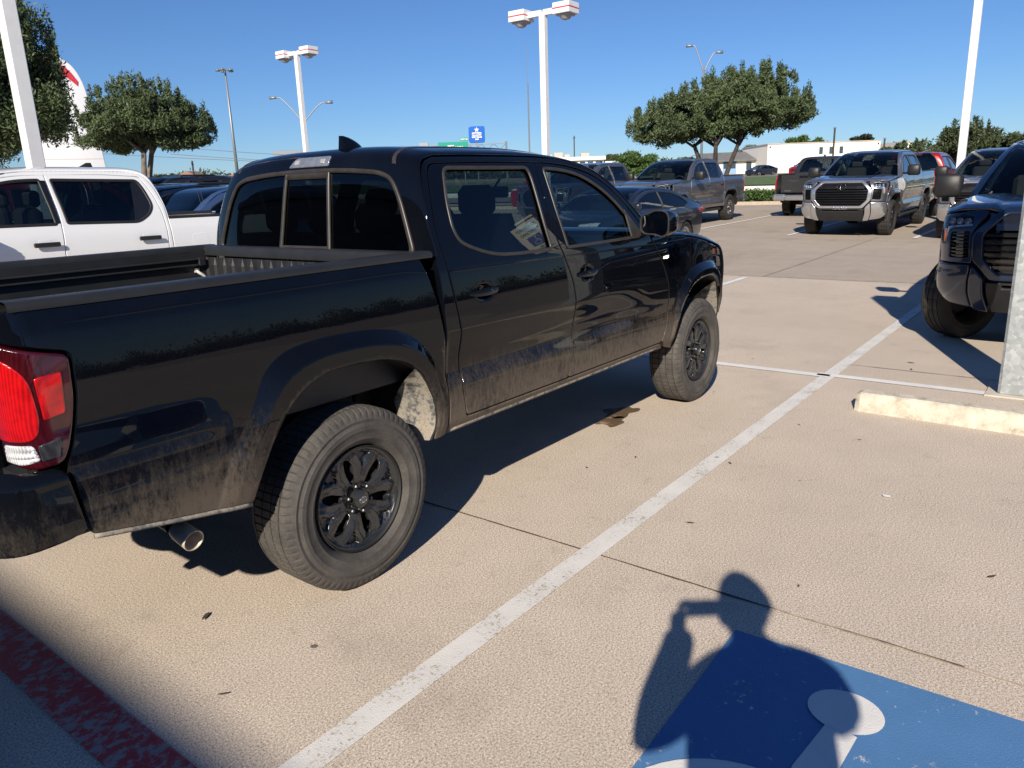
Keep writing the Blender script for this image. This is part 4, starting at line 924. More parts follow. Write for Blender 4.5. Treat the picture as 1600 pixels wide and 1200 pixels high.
    for k in range(6):
        z = .80+.056*k; wd = float(np.interp(z, [.735, .87, 1.09, 1.262], [.45, .60, .60, .46])); P = []
        for w in np.linspace(-wd, wd, 15): P.append([FR(np.array([w]), np.array([z+dz]), .03+dd)[0] for dz, dd in ((-.019, .02), (-.016, 0), (.010, 0), (.019, .02))])
        mb.grid(np.array(P))
    mb.grid(np.array([[FR(np.array([w]), np.array([z]), .075)[0] for z in (.73, 1.0, 1.27)] for w in np.linspace(-.6, .6, 7)]))
    mb.grid(np.array([[FR(np.array([w]), np.array([z]), .022)[0] for z in (1.12, 1.18, 1.255)] for w in np.linspace(-.52, .52, 7)]))
    grl = mb.build('grille', gr, T)
    oval_emblem('emblem', grl, lambda u, v: FR(np.asarray(u), 1.165+np.asarray(v), .008), .21, .145, M_gloss if surround is not M_bright else M_gloss, .010)
    if text:
        text_mesh('TUNDRA', .085, M_bright, 'badge', grl, frame_M((float(FR(np.array([0.]), np.array([.705]))[0][0])+.022, 0, .675), (0, 1, 0), (0, 0, 1)), .006)
    for sg in (-1, 1):
        q = lambda L: rc([(sg*a, b)+tuple(r) for a, b, *r in L])
        panel('front_fascia', q([(.60, 1.29, .02), (.70, 1.295, .02), (.99, 1.245, .02), (.998, .83, .02), (.70, .83, .02), (.695, 1.12, .03)]), FR, paint, T, [q([(.715, 1.245, .01), (.80, 1.26, .02), (.975, 1.225, .02), (.985, 1.0, .01), (.935, .99, .01), (.915, 1.13, .02), (.71, 1.15, .01)]), q([(.725, .875, .02), (.725, 1.12, .02), (.895, 1.105, .02), (.905, .875, .02)])], grid=g*.6, depth=.04, edge=.004, hint=hx)
        hl = panel('headlight', q([(.715, 1.245, .01), (.80, 1.26, .02), (.975, 1.225, .02), (.985, 1.0, .01), (.935, .99, .01), (.915, 1.13, .02), (.71, 1.15, .01)]), FR, M_hlg, T, grid=g*.6, depth=0, edge=0, hint=hx, lift=.002)
        bb = MB(); bb.grid(np.array([[FR(np.array([sg*w]), np.array([z]), .07)[0] for z in (1.13, 1.2, 1.27)] for w in np.linspace(.69, .97, 5)])); bb.build('lamp_housing', M_gloss, hl)
        bb = MB()
        for w in (.76, .83, .90): c = FR(np.array([sg*w]), np.array([1.195]), .05)[0]; bb.lathe([(.001, -.01), (.026, 0), (.030, .02)], tuple(c), 'x', 12)
        bb.build('lamp_bulb', M_bright, hl, True)
        panel('running_lamp', q([(.72, 1.165, .01), (.91, 1.145, .01), (.945, 1.0, .01), (.965, 1.0, .01), (.955, 1.155, .02), (.72, 1.185, .01)]), FR, M_whl, hl, grid=.05, depth=.01, edge=.004, lift=-.02, hint=hx)
        panel('amber_marker', q([(.962, 1.13, .005), (.982, 1.13, .005), (.982, 1.01, .005), (.965, 1.01, .005)]), FR, M_orl, hl, grid=.05, depth=.01, edge=.003, lift=-.012, hint=hx)
        vb = MB()
        for k in range(7):
            z = .892+.032*k; vb.grid(np.array([[FR(np.array([sg*w]), np.array([z+dz]), .02+dd)[0] for dz, dd in ((-.010, .02), (-.006, 0), (.006, 0), (.010, .02))] for w in np.linspace(.73, .90, 5)]))
        vb.grid(np.array([[FR(np.array([sg*w]), np.array([z]), .045)[0] for z in (.87, 1.12)] for w in np.linspace(.72, .91, 4)])); vb.build('side_vent', gr, T)
        bp = panel('bumper_corner', q([(.705, .815, .015), (.998, .815, .02), (.998, .53, .03), (.93, .445, .03), (.705, .415, .02)]), FR, bumper, T, grid=g*.6, depth=.08, edge=.010, lift=.016, hint=hx)
        panel('bumper_fang', q([(.575, .70, .02), (.69, .815, .02), (.69, .41, .02), (.56, .395, .02)]), FR, bumper, T, grid=g*.6, depth=.06, edge=.010, lift=.030, hint=hx)
        fl = panel('fog_lamp', q([(.36, .735, .01), (.36, .70, .01), (.50, .70, .01), (.52, .735, .01)]), FR, M_whl, T, grid=.06, depth=.01, edge=.004, lift=.004, hint=hx) if False else None
    panel('lower_bumper', rc([(-.55, .665, .02), (.55, .665, .02), (.545, .385, .03), (-.545, .385, .03)]), FR, M_blk, T, [rc([(-.42, .655, .01), (.42, .655, .01), (.42, .615, .01), (-.42, .615, .01)])], grid=g, depth=.06, edge=.010, lift=.012, hint=hx)
    mb = MB(); mb.box((4.50, 0, .58), (.02, 1.1, .3)); mb.box((4.2, 0, .9), (.02, 1.5, .7)); mb.build('radiator', M_dark, T)
    # tail
    mb = MB(); mb.rbox((-1.235, 0, 1.115), (.05, 1.52, .59), .018); mb.rbox((-1.25, 0, 1.345), (.035, 1.50, .12), .012); tg = mb.build('tailgate', paint, T)
    mb = MB(); mb.rbox((-1.268, 0, 1.34), (.012, .30, .07), .005); th = mb.build('tailgate_handle', M_gloss, tg)
    if text:
        text_mesh('TUNDRA', .055, M_bright, 'badge', tg, frame_M((-1.264, .52, .885), (0, -1, 0), (0, 0, 1)), .004)
    mb = MB(); mb.rbox((-1.33, 0, .665), (.22, 1.10, .17), .03)
    rb = mb.build('rear_bumper', M_gloss if bumper is not M_bright else M_bright, T)
    for sg in (-1, 1): mb = MB(); mb.rbox((-1.29, sg*.76, .675), (.24, .43, .21), .05); mb.build('bumper_end', M_bright, rb)
    mb = MB(); mb.box((-.33, 0, .84), (1.7, 1.5, .04)); mb.box((.50, 0, 1.1), (.03, 1.8, .62)); mb.build('bed_liner', M_liner, T)
    mb = MB(); mb.box((1.8, 0, .58), (2.5, 1.8, .10)); mb.box((-.35, 0, .76), (1.6, 1.4, .10)); mb.box((3.75, 0, .85), (.9, 1.2, .5)); mb.tube([(0, -.8, .42), (0, .8, .42)], .06, 10); mb.tube([(WBT, -.8, .42), (WBT, .8, .42)], .05, 10); mb.box((-1.15, 0, .55), (.1, .2, .12)); mb.build('chassis', M_dark, T)
    st = MB()
    for x, w in ((2.05, .5), (.95, .6)):
        for y in (-.42, .42): st.rbox((x, y, .98), (.5, w, .18), .05); st.rbox((x-.28, y, 1.28), (.14, w, .58), .05); st.rbox((x-.34, y, 1.66), (.09, .26, .17), .03)
    st.build('seat', M_seat, T); mb = MB(); mb.rbox((2.85, 0, 1.25), (.35, 1.6, .22), .06)
    th_ = np.linspace(0, 2*math.pi, 17)[:-1]; mb.tube([(2.60+.07*math.sin(t), .42+.185*math.cos(t), 1.32+.165*math.sin(t)) for t in th_], .016, 6, False, True); mb.build('dashboard', M_trim, T)
    mb = MB(); mb.box((1.4, 0, 1.93), (1.3, 1.2, .01)); mb.build('headliner', M_headl, T)
    return T
def bedmapY(sg, rx=.07, ry=.08, bx=-1.15):
    L = .5*math.pi*(rx+ry)/2
    def f(q, z):
        q = np.asarray(q, float); z = np.asarray(z, float); y = YTS(np.maximum(q, bx), z)*1.0; th = np.clip((bx-q)/L, 0, 1)*math.pi/2
        return np.stack([np.where(q >= bx, q, bx-rx*np.sin(th)), sg*np.where(q >= bx, y, y-ry+ry*np.cos(th)), z], -1)
    return f, L
def recolor(T, table):
    for o in walk(T):
        if o.type == 'MESH' and o.data.materials and o.material_slots[0].material in table: setmat(o, table[o.material_slots[0].material])

blue_truck = build_big_pickup(P_blue, P_blue, P_blue, .6, steer=R(-33), grille_mat=M_gloss)
tag(blue_truck, 'dark blue pickup truck facing the camera with a black grille, beside the galvanised post', 'pickup truck', 'full-size pickup trucks')
place(blue_truck, 10.30, -2.87, sc=.965)
silver_truck = build_big_pickup(P_silver, M_bright, M_bright, .9)
tag(silver_truck, 'silver pickup truck with bright grille frame, parked facing the camera in front of white building', 'pickup truck', 'full-size pickup trucks')
place(silver_truck, 19.0+3.8, 2.12, sc=1.035)
def variant(src, label, x, y, rz, table, sc=1.):
    c = copy_tree(src); c['label'] = label; c['group'] = 'full-size pickup trucks'
    for a, b in zip(walk(src), walk(c)): pass
    recolor(c, table); place(c, x, y, rz, sc); return c
variant(silver_truck, 'silver pickup truck mostly hidden behind the dark blue pickup', 18.55+3.7, -.95, math.pi, {})
variant(silver_truck, 'mid grey pickup truck under the wide tree, showing its long side', 23.45, 8.12, math.pi, {P_silver: P_grey, M_bright: P_grey, M_rim: M_alloy}, 1.03)
variant(silver_truck, 'blue-grey pickup truck behind the black pickup windscreen, left of the mid grey one', 22.6, 11.1, math.pi, {P_silver: P_grey, M_bright: P_grey}, 1.02)
dg = variant(silver_truck, 'dark grey pickup truck seen from behind with its tailgate closed', 26.1, 5.15, 0, {P_silver: P_dgrey})
variant(silver_truck, 'red pickup truck seen from behind over the silver pickup', 26.2, 2.2-.0, 0, {P_silver: P_red})
wt = variant(silver_truck, 'white crew-cab pickup truck with black door handles, behind the black pickup bed', 3.06, 6.0, math.pi, {P_silver: P_white, M_bright: P_white}, .97)
for o in walk(wt):
    if o.name.startswith(('door_handle', 'handle_cup')) and o.type == 'MESH': setmat(o, M_blk if o.name.startswith('door_handle') else P_white)

# ---------------------------------------------------------------- smaller cars from one builder
def build_car(name, paint, wb, front, rear, Wd, prof, wins, pairs, cuts, arch_r=.37, wr=.34, rails=False, lamp=None):
    """prof: lower/upper outline of the painted side; cuts = indices (rear glass start, roof start, windscreen start, bonnet start)"""
    T = empty(name); Yz = P1(Wd[0], Wd[1])
    def Yf(x, z):
        x = np.asarray(x, float); return Yz(z)-.16*np.clip((x-wb)/front, 0, 1.3)**2-.10*np.clip(-x/rear, 0, 1.3)**2
    for sg in (-1, 1):
        f = lambda u, v, sg=sg: np.stack([np.asarray(u, float), sg*Yf(u, v), np.asarray(v, float)], -1); hint = (0, sg, 0)
        arcs = []
        for c in (wb, 0): th = np.linspace(-.12, math.pi+.12, 15); arcs.append(np.stack([c+arch_r*np.cos(th), wr+arch_r*np.sin(th)], 1))
        up_ = rc(prof); low = [(-rear+.12, .30)]
        ol = np.vstack([up_, arcs[0], arcs[1]])
        hs = [rc(w) for w in wins]
        b = panel('body_side', ol, f, paint, T, hs, grid=.07, depth=.03, edge=.004, hint=hint)
        for h in hs:
            panel('side_window', h, f, M_gsill, b, grid=.15, depth=0, edge=0, lift=-.008, hint=hint)
            rim('window_trim', h, f, M_blk, b, w=.022, h=.006, sg_hint=hint, step=.05)
        mb = MB(); mb.rbox((wb*.30, sg*(float(Yf(wb*.3, .85))+.02), .86), (.17, .02, .028), .008); mb.build('door_handle', paint, b)
        mb = MB(); mb.rbox((wb*.66, sg*(float(Yf(wb*.66, .85))+.02), .85), (.17, .02, .028), .008); mb.build('door_handle', paint, b)
        for x in (wb*.50,):
            pts = [f(np.array([x+.02*(z-.3)]), np.array([z]))[0]+np.array([0, sg*.0012, 0]) for z in np.linspace(.30, .9, 10)]; mb = MB(); mb.tube([tuple(p) for p in pts], .004, 4); mb.build('door_seam', M_dark, b)
        for c in (0, wb):
            th = np.linspace(-.1, math.pi+.1, 13); mb = MB(); mb.grid(np.array([[(c+arch_r*math.cos(t), sg*(float(Yf(c+arch_r*math.cos(t), .6))-d), wr+arch_r*math.sin(t)) for t in th] for d in (.004, .3)])); mb.build('wheel_arch_liner', M_dark, T)
            w = wheel(T, (0, 0, 0), wr, wr*.64, .23, sg, M_tyre_b, M_alloy, .035, 20, False); w.location = (c, sg*(float(Yz(.5))-.01), wr)
        mx, mz = pairs[cuts[3]][0]-.12, pairs[cuts[3]][1]+.07; mb = MB(); mb.rbox((mx, sg*(float(Yz(mz))+.13), mz), (.12, .20, .13), .04); mb.build('wing_mirror', paint, T, True, 50)
        if rails: mb = MB(); a = cuts[1]; mb.tube([(x, sg*(float(Yz(pairs[a+1][1]))*.86), z) for x, z in ((pairs[a][0]+.25, pairs[a][3]-.02), (pairs[a][0]+.4, pairs[a][3]+.05), (pairs[cuts[2]][0]-.3, pairs[a][3]+.05), (pairs[cuts[2]][0]-.1, pairs[a][3]-.02))], .02, 8); mb.build('roof_rail', M_blk, T, True)
    F0, SL, K = sweep(pairs, Yf); W = .797
    a, b_, c_, d_ = (K[i] for i in cuts)
    def sec(n, s0, s1, w, m, hint, grid=.08): return panel(n, rc([(s0, -w, .02), (s1, -w, .02), (s1, w, .02), (s0, w, .02)]), F0, m, T, grid=grid, depth=.01, edge=.003, hint=hint)
    sec('boot', K[0], a, W, paint, (-1, 0, .5)); sec('rear_window', a+.008, b_-.008, .70, M_gback, (-1, 0, 1)); sec('roof', b_, c_, W, paint, (0, 0, 1)); sec('windscreen', c_+.008, d_-.008, .72, M_gwind, (1, 0, 1)); sec('bonnet', d_, K[-4], W, paint, (0, 0, 1)); fr = sec('front_bumper', K[-4]+.008, SL, W, paint, (1, 0, 0))
    for sg in (-1, 1):
        for s0, s1 in ((a, b_), (c_, d_)):
            P = np.array([F0(np.array([q]), np.array([sg*w]))[0] for q in np.linspace(s0, s1, 10) for w in (.797, .77, .74, .70)]).reshape(10, 4, 3); mb = MB(); mb.grid(P); mb.build('roof_pillar', paint, T, True)
        xl = -rear+.05; lz = lamp or .88
        f = lambda u, v, sg=sg: np.stack([np.asarray(u, float), sg*Yf(u, v), np.asarray(v, float)], -1)
        panel('tail_lamp', rc([(-rear+.04, lz+.05, .02), (-rear+.42, lz+.04, .04), (-rear+.30, lz-.05, .02), (-rear+.06, lz-.06, .02)]), f, M_redl, T, grid=.06, depth=.01, edge=.004, lift=.006, hint=(0, sg, 0))
        panel('tail_lamp', rc([(K[1]-.08, sg*.40, .02), (K[1]-.08, sg*.78, .02), (K[1]+.05, sg*.78, .02), (K[1]+.02, sg*.45, .02)]), F0, M_redl, T, grid=.06, depth=.01, edge=.004, lift=.006, hint=(-1, 0, .3))
        panel('headlight', rc([(K[-4]+.02, sg*.45, .02), (K[-4]-.06, sg*.78, .02), (K[-4]+.10, sg*.78, .02), (K[-4]+.10, sg*.47, .02)]), F0, M_whl, T, grid=.06, depth=.01, edge=.004, lift=.006, hint=(1, 0, .3))
    panel('grille', rc([(K[-3], -.36, .03), (K[-2], -.40, .03), (K[-2], .40, .03), (K[-3], .36, .03)]), F0, M_blk, T, grid=.08, depth=.02, edge=.006, lift=.006, hint=(1, 0, 0))
    mb = MB(); mb.box((wb/2, 0, .35), (wb+1.2, 1.3, .2)); mb.box((wb/2-.1, 0, .65), (wb-.9, 1.5, .3)); mb.build('chassis', M_dark, T)
    st = MB()
    for x in (wb*.30, wb*.62):
        for y in (-.38, .38): zt = pairs[cuts[2]][3]; st.rbox((x, y, .62), (.48, .5, .2), .05); st.rbox((x-.26, y, .85), (.13, .48, .55), .05); st.rbox((x-.33, y, min(zt-.18, 1.25)), (.08, .24, .15), .03)
    st.build('seat', M_seat, T)
    return T
SEDW = ([.25, .40, .60, .75, .90, .98, 1.15, 1.30, 1.45], [.84, .89, .91, .915, .90, .87, .79, .70, .62])
sed_pairs = [(-.90, .40, -1.02, .40, 3.), (-.92, .72, -1.06, .72, 3.), (-.88, 1.0, -1.0, 1.06, 3.), (-.55, 1.06, -.62, 1.12, 3.), (.0, 1.22, .08, 1.31, 3.), (.45, 1.34, .55, 1.42, 3.), (.95, 1.385, 1.0, 1.455, 3.), (1.5, 1.375, 1.55, 1.44, 3.), (1.95, 1.27, 2.05, 1.31, 2.8), (2.45, 1.04, 2.62, 1.03, 2.8), (3.0, .95, 3.15, .99, 3.), (3.45, .84, 3.65, .86, 3.), (3.60, .70, 3.80, .70, 3.), (3.62, .52, 3.82, .50, 3.), (3.58, .30, 3.76, .28, 3.)]
sedan = build_car('saloon_car', P_navy, 2.82, .95, 1.06, SEDW, [(3.60, .32, .05), (3.62, .55, .03), (3.60, .72, .05), (3.42, .86, .08), (3.0, .955, .1), (2.45, 1.05, .05), (1.95, 1.275, .1), (1.5, 1.38, .1), (.95, 1.39, .1), (.45, 1.345, .1), (0, 1.225, .1), (-.55, 1.065, .1), (-.88, 1.0, .05), (-.93, .72, .05), (-.90, .34, .04), (-.5, .28, .02)][::-1][::-1],
    [[(-.16, 1.06, .03), (.05, 1.18, .05), (.42, 1.29, .05), (.98, 1.335, .01), (1.0, 1.0, .02), (.1, .985, .03)], [(1.04, 1.0, .02), (1.02, 1.335, .01), (1.45, 1.325, .08), (1.88, 1.225, .05), (2.28, 1.03, .02)]], sed_pairs, (3, 5, 7, 9))
tag(sedan, 'dark navy saloon car seen beyond the black pickup bonnet, red lamp at its tail', 'car')
place(sedan, 13.75, 5.05)
SUVW = ([.25, .45, .65, .85, 1.0, 1.1, 1.3, 1.5, 1.66, 1.8], [.86, .92, .94, .94, .925, .90, .84, .77, .71, .64])
suv_pairs = [(-.78, .45, -.92, .45, 3.4), (-.82, .85, -.96, .85, 3.4), (-.80, 1.08, -.93, 1.12, 3.4), (-.66, 1.30, -.78, 1.36, 3.4), (-.50, 1.52, -.60, 1.58, 3.4), (-.36, 1.62, -.40, 1.69, 3.2), (.3, 1.68, .35, 1.74, 3.2), (1.2, 1.685, 1.25, 1.74, 3.2), (1.75, 1.62, 1.82, 1.66, 3.), (2.1, 1.42, 2.2, 1.44, 3.), (2.45, 1.20, 2.62, 1.19, 3.), (3.0, 1.10, 3.12, 1.16, 3.4), (3.45, 1.0, 3.62, 1.05, 3.2), (3.62, .85, 3.80, .85, 3.), (3.64, .60, 3.82, .60, 3.), (3.56, .34, 3.74, .32, 3.)]
suv = build_car('estate_car', P_taupe, 2.80, .98, .95, SUVW, [(3.56, .36, .05), (3.64, .60, .03), (3.62, .85, .05), (3.45, 1.0, .08), (3.0, 1.105, .1), (2.45, 1.21, .05), (2.1, 1.43, .1), (1.75, 1.625, .1), (1.2, 1.69, .1), (.3, 1.685, .1), (-.36, 1.625, .1), (-.50, 1.53, .05), (-.66, 1.30, .05), (-.80, 1.08, .05), (-.83, .85, .05), (-.80, .40, .04), (-.5, .30, .02)],
    [[(-.50, 1.20, .03), (-.42, 1.42, .04), (-.28, 1.56, .03), (.05, 1.60, .01), (.02, 1.15, .01), (-.35, 1.14, .03)], [(.08, 1.15, .02), (.12, 1.605, .02), (.98, 1.61, .01), (1.0, 1.13, .02)], [(1.05, 1.13, .02), (1.04, 1.61, .01), (1.6, 1.58, .08), (1.95, 1.42, .05), (2.22, 1.20, .02)]], suv_pairs, (3, 5, 7, 10), arch_r=.40, wr=.37, rails=True)
tag(suv, 'taupe grey estate car with black roof rails, behind the white pickup bed', 'car', 'cars behind the white pickup'); place(suv, 7.6, 12.4)
def cvar(src, label, x, y, rz, table, sc=1., group='cars behind the white pickup'):
    c = copy_tree(src); c['label'] = label; c['category'] = 'car'
    if group: c['group'] = group
    recolor(c, table); place(c, x, y, rz, sc); return c
cvar(suv, 'steel blue car whose bonnet shows just over the white pickup bed', 6.9, 8.95, math.pi, {P_taupe: P_steel}, 1.0)
cvar(suv, 'deep blue car whose bonnet shows between the taupe car and the steel blue one', 6.6, 10.3, math.pi, {P_taupe: P_blue}, 1.02)
cvar(suv, 'dark blue boxy car under the round tree, tail glass showing', 10.2, 19.0, 0, {P_taupe: P_navy}, 1.12)
cvar(sedan, 'white low car whose roof shows above the taupe car roof', 14.0, 24.0, math.pi, {P_navy: P_white})
cvar(suv, 'blue car right of the white roof, beside the black pickup cab', 14.5, 21.0, math.pi, {P_taupe: P_blue})
cvar(suv, 'red car with long black roof rails beyond the white pickup roof', 3.4, 9.6, math.pi, {P_taupe: P_red}, 1.07)
cvar(suv, 'red car between the blue-grey and the mid grey pickup', 29.0, 17.0, math.pi, {P_taupe: P_red}, 1.05, None)
cvar(sedan, 'small dark car parked in front of the white and blue building', 101., 33.5, math.pi*.9, {}, 1., 'cars parked by the far buildings')
cvar(suv, 'small dark red car parked left of the white building', 100., 27.5, math.pi*.9, {P_taupe: P_red}, 1., 'cars parked by the far buildings')
# ================================================================ ground, markings, trees, lamps, signs, buildings
def concrete():
    m, nt, n, l, p = mk('sunlit_tan_concrete')
    big = noise(nt, .35, 4, .6); mid = noise(nt, 2.2, 5, .65); fin = noise(nt, 135, 4, .75); spk = noise(nt, 260, 2, .6)
    tc = nd(nt, 'ShaderNodeTexCoord'); sp = nd(nt, 'ShaderNodeSeparateXYZ'); l.new(tc.outputs['Object'], sp.inputs[0])
    far = mth(nt, 'GREATER_THAN', sp.outputs[0], 10.6)
    k = mth(nt, 'ADD', mth(nt, 'MULTIPLY', fin, .62), mth(nt, 'MULTIPLY', spk, .38))
    warm = ramp(nt, k, [(.37, (.14, .108, .085)), (.44, (.35, .287, .223)), (.50, (.51, .43, .345)), (.56, (.63, .54, .45)), (.62, (.80, .73, .64))])
    base = mix(nt, mth(nt, 'MULTIPLY', far, .75), warm, (.40, .335, .27))
    tone = mth(nt, 'ADD', .76, mth(nt, 'ADD', mth(nt, 'MULTIPLY', big, .30), mth(nt, 'MULTIPLY', mid, .26)))
    stn = noise(nt, .9, 6, .7); stn2 = noise(nt, 7., 5, .7)
    tone = mth(nt, 'MULTIPLY', tone, ramp(nt, stn, [(.34, .88), (.45, 1.0), (.60, 1.0), (.70, 1.05)]))
    tone = mth(nt, 'MULTIPLY', tone, ramp(nt, stn2, [(.30, .86), (.42, 1.0)]))
    # long faint tyre-rubbed streaks down the aisle
    st = noise(nt, 1., 4, .6, (1.3, .10, 1)); tone = mth(nt, 'MULTIPLY', tone, mth(nt, 'SUBTRACT', 1.06, mth(nt, 'MULTIPLY', mth(nt, 'MULTIPLY', far, st), .26)))
    mul = nd(nt, 'ShaderNodeVectorMath', operation='SCALE'); l.new(base, mul.inputs[0]); l.new(tone, mul.inputs['Scale'])
    # scattered small dark tar and gum spots
    vo = nd(nt, 'ShaderNodeTexVoronoi'); vo.inputs['Scale'].default_value = 2.3; vo.inputs['Randomness'].default_value = 1.
    wob = nd(nt, 'ShaderNodeVectorMath', operation='ADD'); nz = nd(nt, 'ShaderNodeTexNoise'); nz.inputs['Scale'].default_value = 30; l.new(tc.outputs['Object'], nz.inputs['Vector'])
    sc_ = nd(nt, 'ShaderNodeVectorMath', operation='SCALE'); sc_.inputs['Scale'].default_value = .035; l.new(nz.outputs['Color'], sc_.inputs[0]); l.new(tc.outputs['Object'], wob.inputs[0]); l.new(sc_.outputs[0], wob.inputs[1]); l.new(wob.outputs[0], vo.inputs['Vector'])
    spot = mth(nt, 'LESS_THAN', vo.outputs['Distance'], .026)
    col = mix(nt, mth(nt, 'MULTIPLY', spot, .8), mul.outputs[0], (.06, .05, .045))
    l.new(col, p.inputs['Base Color']); p.inputs['Roughness'].default_value = .88; p.inputs['Specular IOR Level'].default_value = .3
    l.new(bump(nt, k, .14, .004), p.inputs['Normal']); return m
M_conc = concrete()
def paint_mat(name, col, wear=.5, scale=26, lo=(.37, .30, .22)):
    m, nt, n, l, p = mk(name); a = noise(nt, scale, 6, .75); b = noise(nt, 4, 4); c = noise(nt, 200, 2)
    k = mth(nt, 'ADD', mth(nt, 'MULTIPLY', a, .7), mth(nt, 'ADD', mth(nt, 'MULTIPLY', b, .3), mth(nt, 'MULTIPLY', c, .12)))
    f = ramp(nt, k, [(wear-.03, 1.), (wear+.03, 0.)])
    tone = ramp(nt, b, [(.3, tuple(x*.86 for x in col)), (.7, col)])
    l.new(mix(nt, f, tone, lo), p.inputs['Base Color']); p.inputs['Roughness'].default_value = .7; l.new(bump(nt, c, .4, .004), p.inputs['Normal']); return m
M_line = paint_mat('worn_white_line_paint', (.76, .735, .69), .485, 70); M_line2 = paint_mat('fresh_white_line_paint', (.82, .81, .78), .40)
M_bluep = paint_mat('faded_blue_ground_paint', (.085, .215, .43), .440, 30, (.62, .60, .56)); M_redp = paint_mat('worn_red_kerb_paint', (.62, .07, .07), .54, 20, (.40, .30, .28)); M_whitep = paint_mat('white_symbol_paint', (.80, .78, .74), .37)
xs = np.concatenate([np.linspace(-60, -4, 15), np.linspace(-3, 40, 87), np.linspace(42, 110, 35), np.linspace(115, 900, 40)])
ys = np.concatenate([np.linspace(-600, -70, 20), np.linspace(-60, -12, 13), np.linspace(-10, 60, 71), np.linspace(64, 200, 35), np.linspace(220, 900, 30)])
X_, Y_ = np.meshgrid(xs, ys, indexing='ij'); P = np.stack([X_, Y_, ground_z(X_, Y_)], -1)
mb = MB(); mb.grid(P); tag(mb.build('ground', M_conc, smooth=True, fix=False), kind='structure')
def sheet(name, poly, mat, h=.004, kind='structure', step=.0, parent=None):
    """flat sheet laid on the ground; poly = list of (x, y)"""
    L = resample(np.array(poly, float), step) if step else np.array(poly, float)
    V = [(x, y, float(ground_z(x, y))+h) for x, y in L]
    o = mesh_obj(name, V, [tuple(range(len(V)))], mat, parent, False)
    if o.data.polygons and o.data.polygons[0].normal.z < 0: o.data.flip_normals()
    return tag(o, kind=kind) if kind else o
def strip(name, a, b, w, mat, h=.004, n=10):
    a = np.array(a, float); b = np.array(b, float); d = (b-a)/np.linalg.norm(b-a); q = np.array([-d[1], d[0]])*w/2
    mb = MB(); mb.grid(np.array([[(p[0]+s*q[0], p[1]+s*q[1], float(ground_z(p[0]+s*q[0], p[1]+s*q[1]))+h) for s in (-1, 1)] for p in [a+(b-a)*t for t in np.linspace(0, 1, n)]]))
    return tag(mb.build(name, mat), kind='structure')
strip('parking_line', (-3.4, -1.540), (10.0, -1.452), .105, M_line, n=40); strip('parking_line', (4.44, -1.40), (4.44, -2.62), .095, M_line2, .006); strip('parking_line', (4.40, .6), (4.40, -1.50), .10, M_line2, .006)
strip('parking_line', (4.42, 1.49), (10.35, 1.49), .10, M_line2, .006); strip('parking_line', (-1, 1.49), (4.4, 1.49), .10, M_line2); strip('parking_line', (-1, 4.5), (10.2, 4.5), .10, M_line2)
for y0 in (.44, 3.40, 6.45, 9.45, -2.55): strip('parking_line', (18.15, y0), (29.6, y0), .11, M_line2, .012, 24)
M_joint = plain('dark_slab_joint', (.10, .075, .055), .95, var=.5, scale=18)
M_joint2 = plain('pale_slab_joint', (.40, .32, .24), .95, var=.5, scale=18)
rj = np.random.default_rng(3)
def joint(a, b, w, mat, h=.003):
    a = np.array(a, float); b = np.array(b, float); n = int(np.linalg.norm(b-a)/.08)+2; d = (b-a)/np.linalg.norm(b-a); q = np.array([-d[1], d[0]])
    wob = np.cumsum(rj.normal(0, .0012, n)); wob -= np.linspace(wob[0], wob[-1], n); rows = []
    for i, t in enumerate(np.linspace(0, 1, n)):
        p = a+(b-a)*t+q*wob[i]; ww = w*(.6+.8*rj.random()); rows.append([(p[0]+s*q[0]*ww/2, p[1]+s*q[1]*ww/2, float(ground_z(p[0], p[1]))+h) for s in (-1, 1)])
    mb = MB(); mb.grid(np.array(rows)); tag(mb.build('slab_joint', mat), kind='structure')
joint((.725, 3.0), (.742, -2.95), .011, M_joint); joint((.742, -2.25), (.745, -4.5), .006, M_joint2, .0045); joint((10.6, -14), (10.45, 24), .02, M_joint); joint((10.5, 1.27), (18.2, 1.24), .015, M_joint); joint((4.9, -1.5), (4.9, -4.5), .008, M_joint)
sheet('blue_parking_panel', [(.525, -2.262), (.560, -3.6), (-.85, -3.62), (-.80, -2.300)], M_bluep, .004)
th = np.linspace(0, 2*math.pi, 33)[:-1]
sheet('wheelchair_symbol', [(.292+.100*math.cos(t), -2.698+.108*math.sin(t)) for t in th], M_whitep, .008)
sheet('wheelchair_symbol', [(.225, -2.668), (.195, -2.755), (-.06, -2.742), (-.10, -2.95), (-.42, -3.10), (-.45, -3.0), (-.20, -2.86), (-.16, -2.648), (-.02, -2.640)], M_whitep, .0075)
ar = [(-.425+.345*math.cos(t), -2.62+.345*math.sin(t)) for t in np.linspace(-.02, 3.9, 30)]; ai = [(-.425+.265*math.cos(t), -2.62+.265*math.sin(t)) for t in np.linspace(-.02, 3.9, 30)]
V = [(x, y, .007) for x, y in ar]+[(x, y, .007) for x, y in ai]; tag(mesh_obj('wheelchair_symbol', V, [(i, i+1, i+31, i+30) for i in range(29)], M_whitep, None, False), kind='structure')
strip('fire_lane_line', (-1.075, 3.0), (-1.075, -2.2), .155, M_redp, .004, 20)
M_stain = paint_mat('brown_oil_stain', (.12, .075, .035), .50, 9, (.30, .22, .15))
def blob(cx, cy, r, seed, n=40, el=1.):
    q = np.random.default_rng(seed); a = q.random(8)*6.3; return [(cx+r*(1+.18*math.sin(3*t+a[0])+.14*math.sin(5*t+a[1])+.08*math.sin(9*t+a[2]))*math.cos(t)*el, cy+r*(1+.18*math.sin(3*t+a[0])+.14*math.sin(5*t+a[1]))*math.sin(t)) for t in np.linspace(0, 2*math.pi, n)[:-1]]
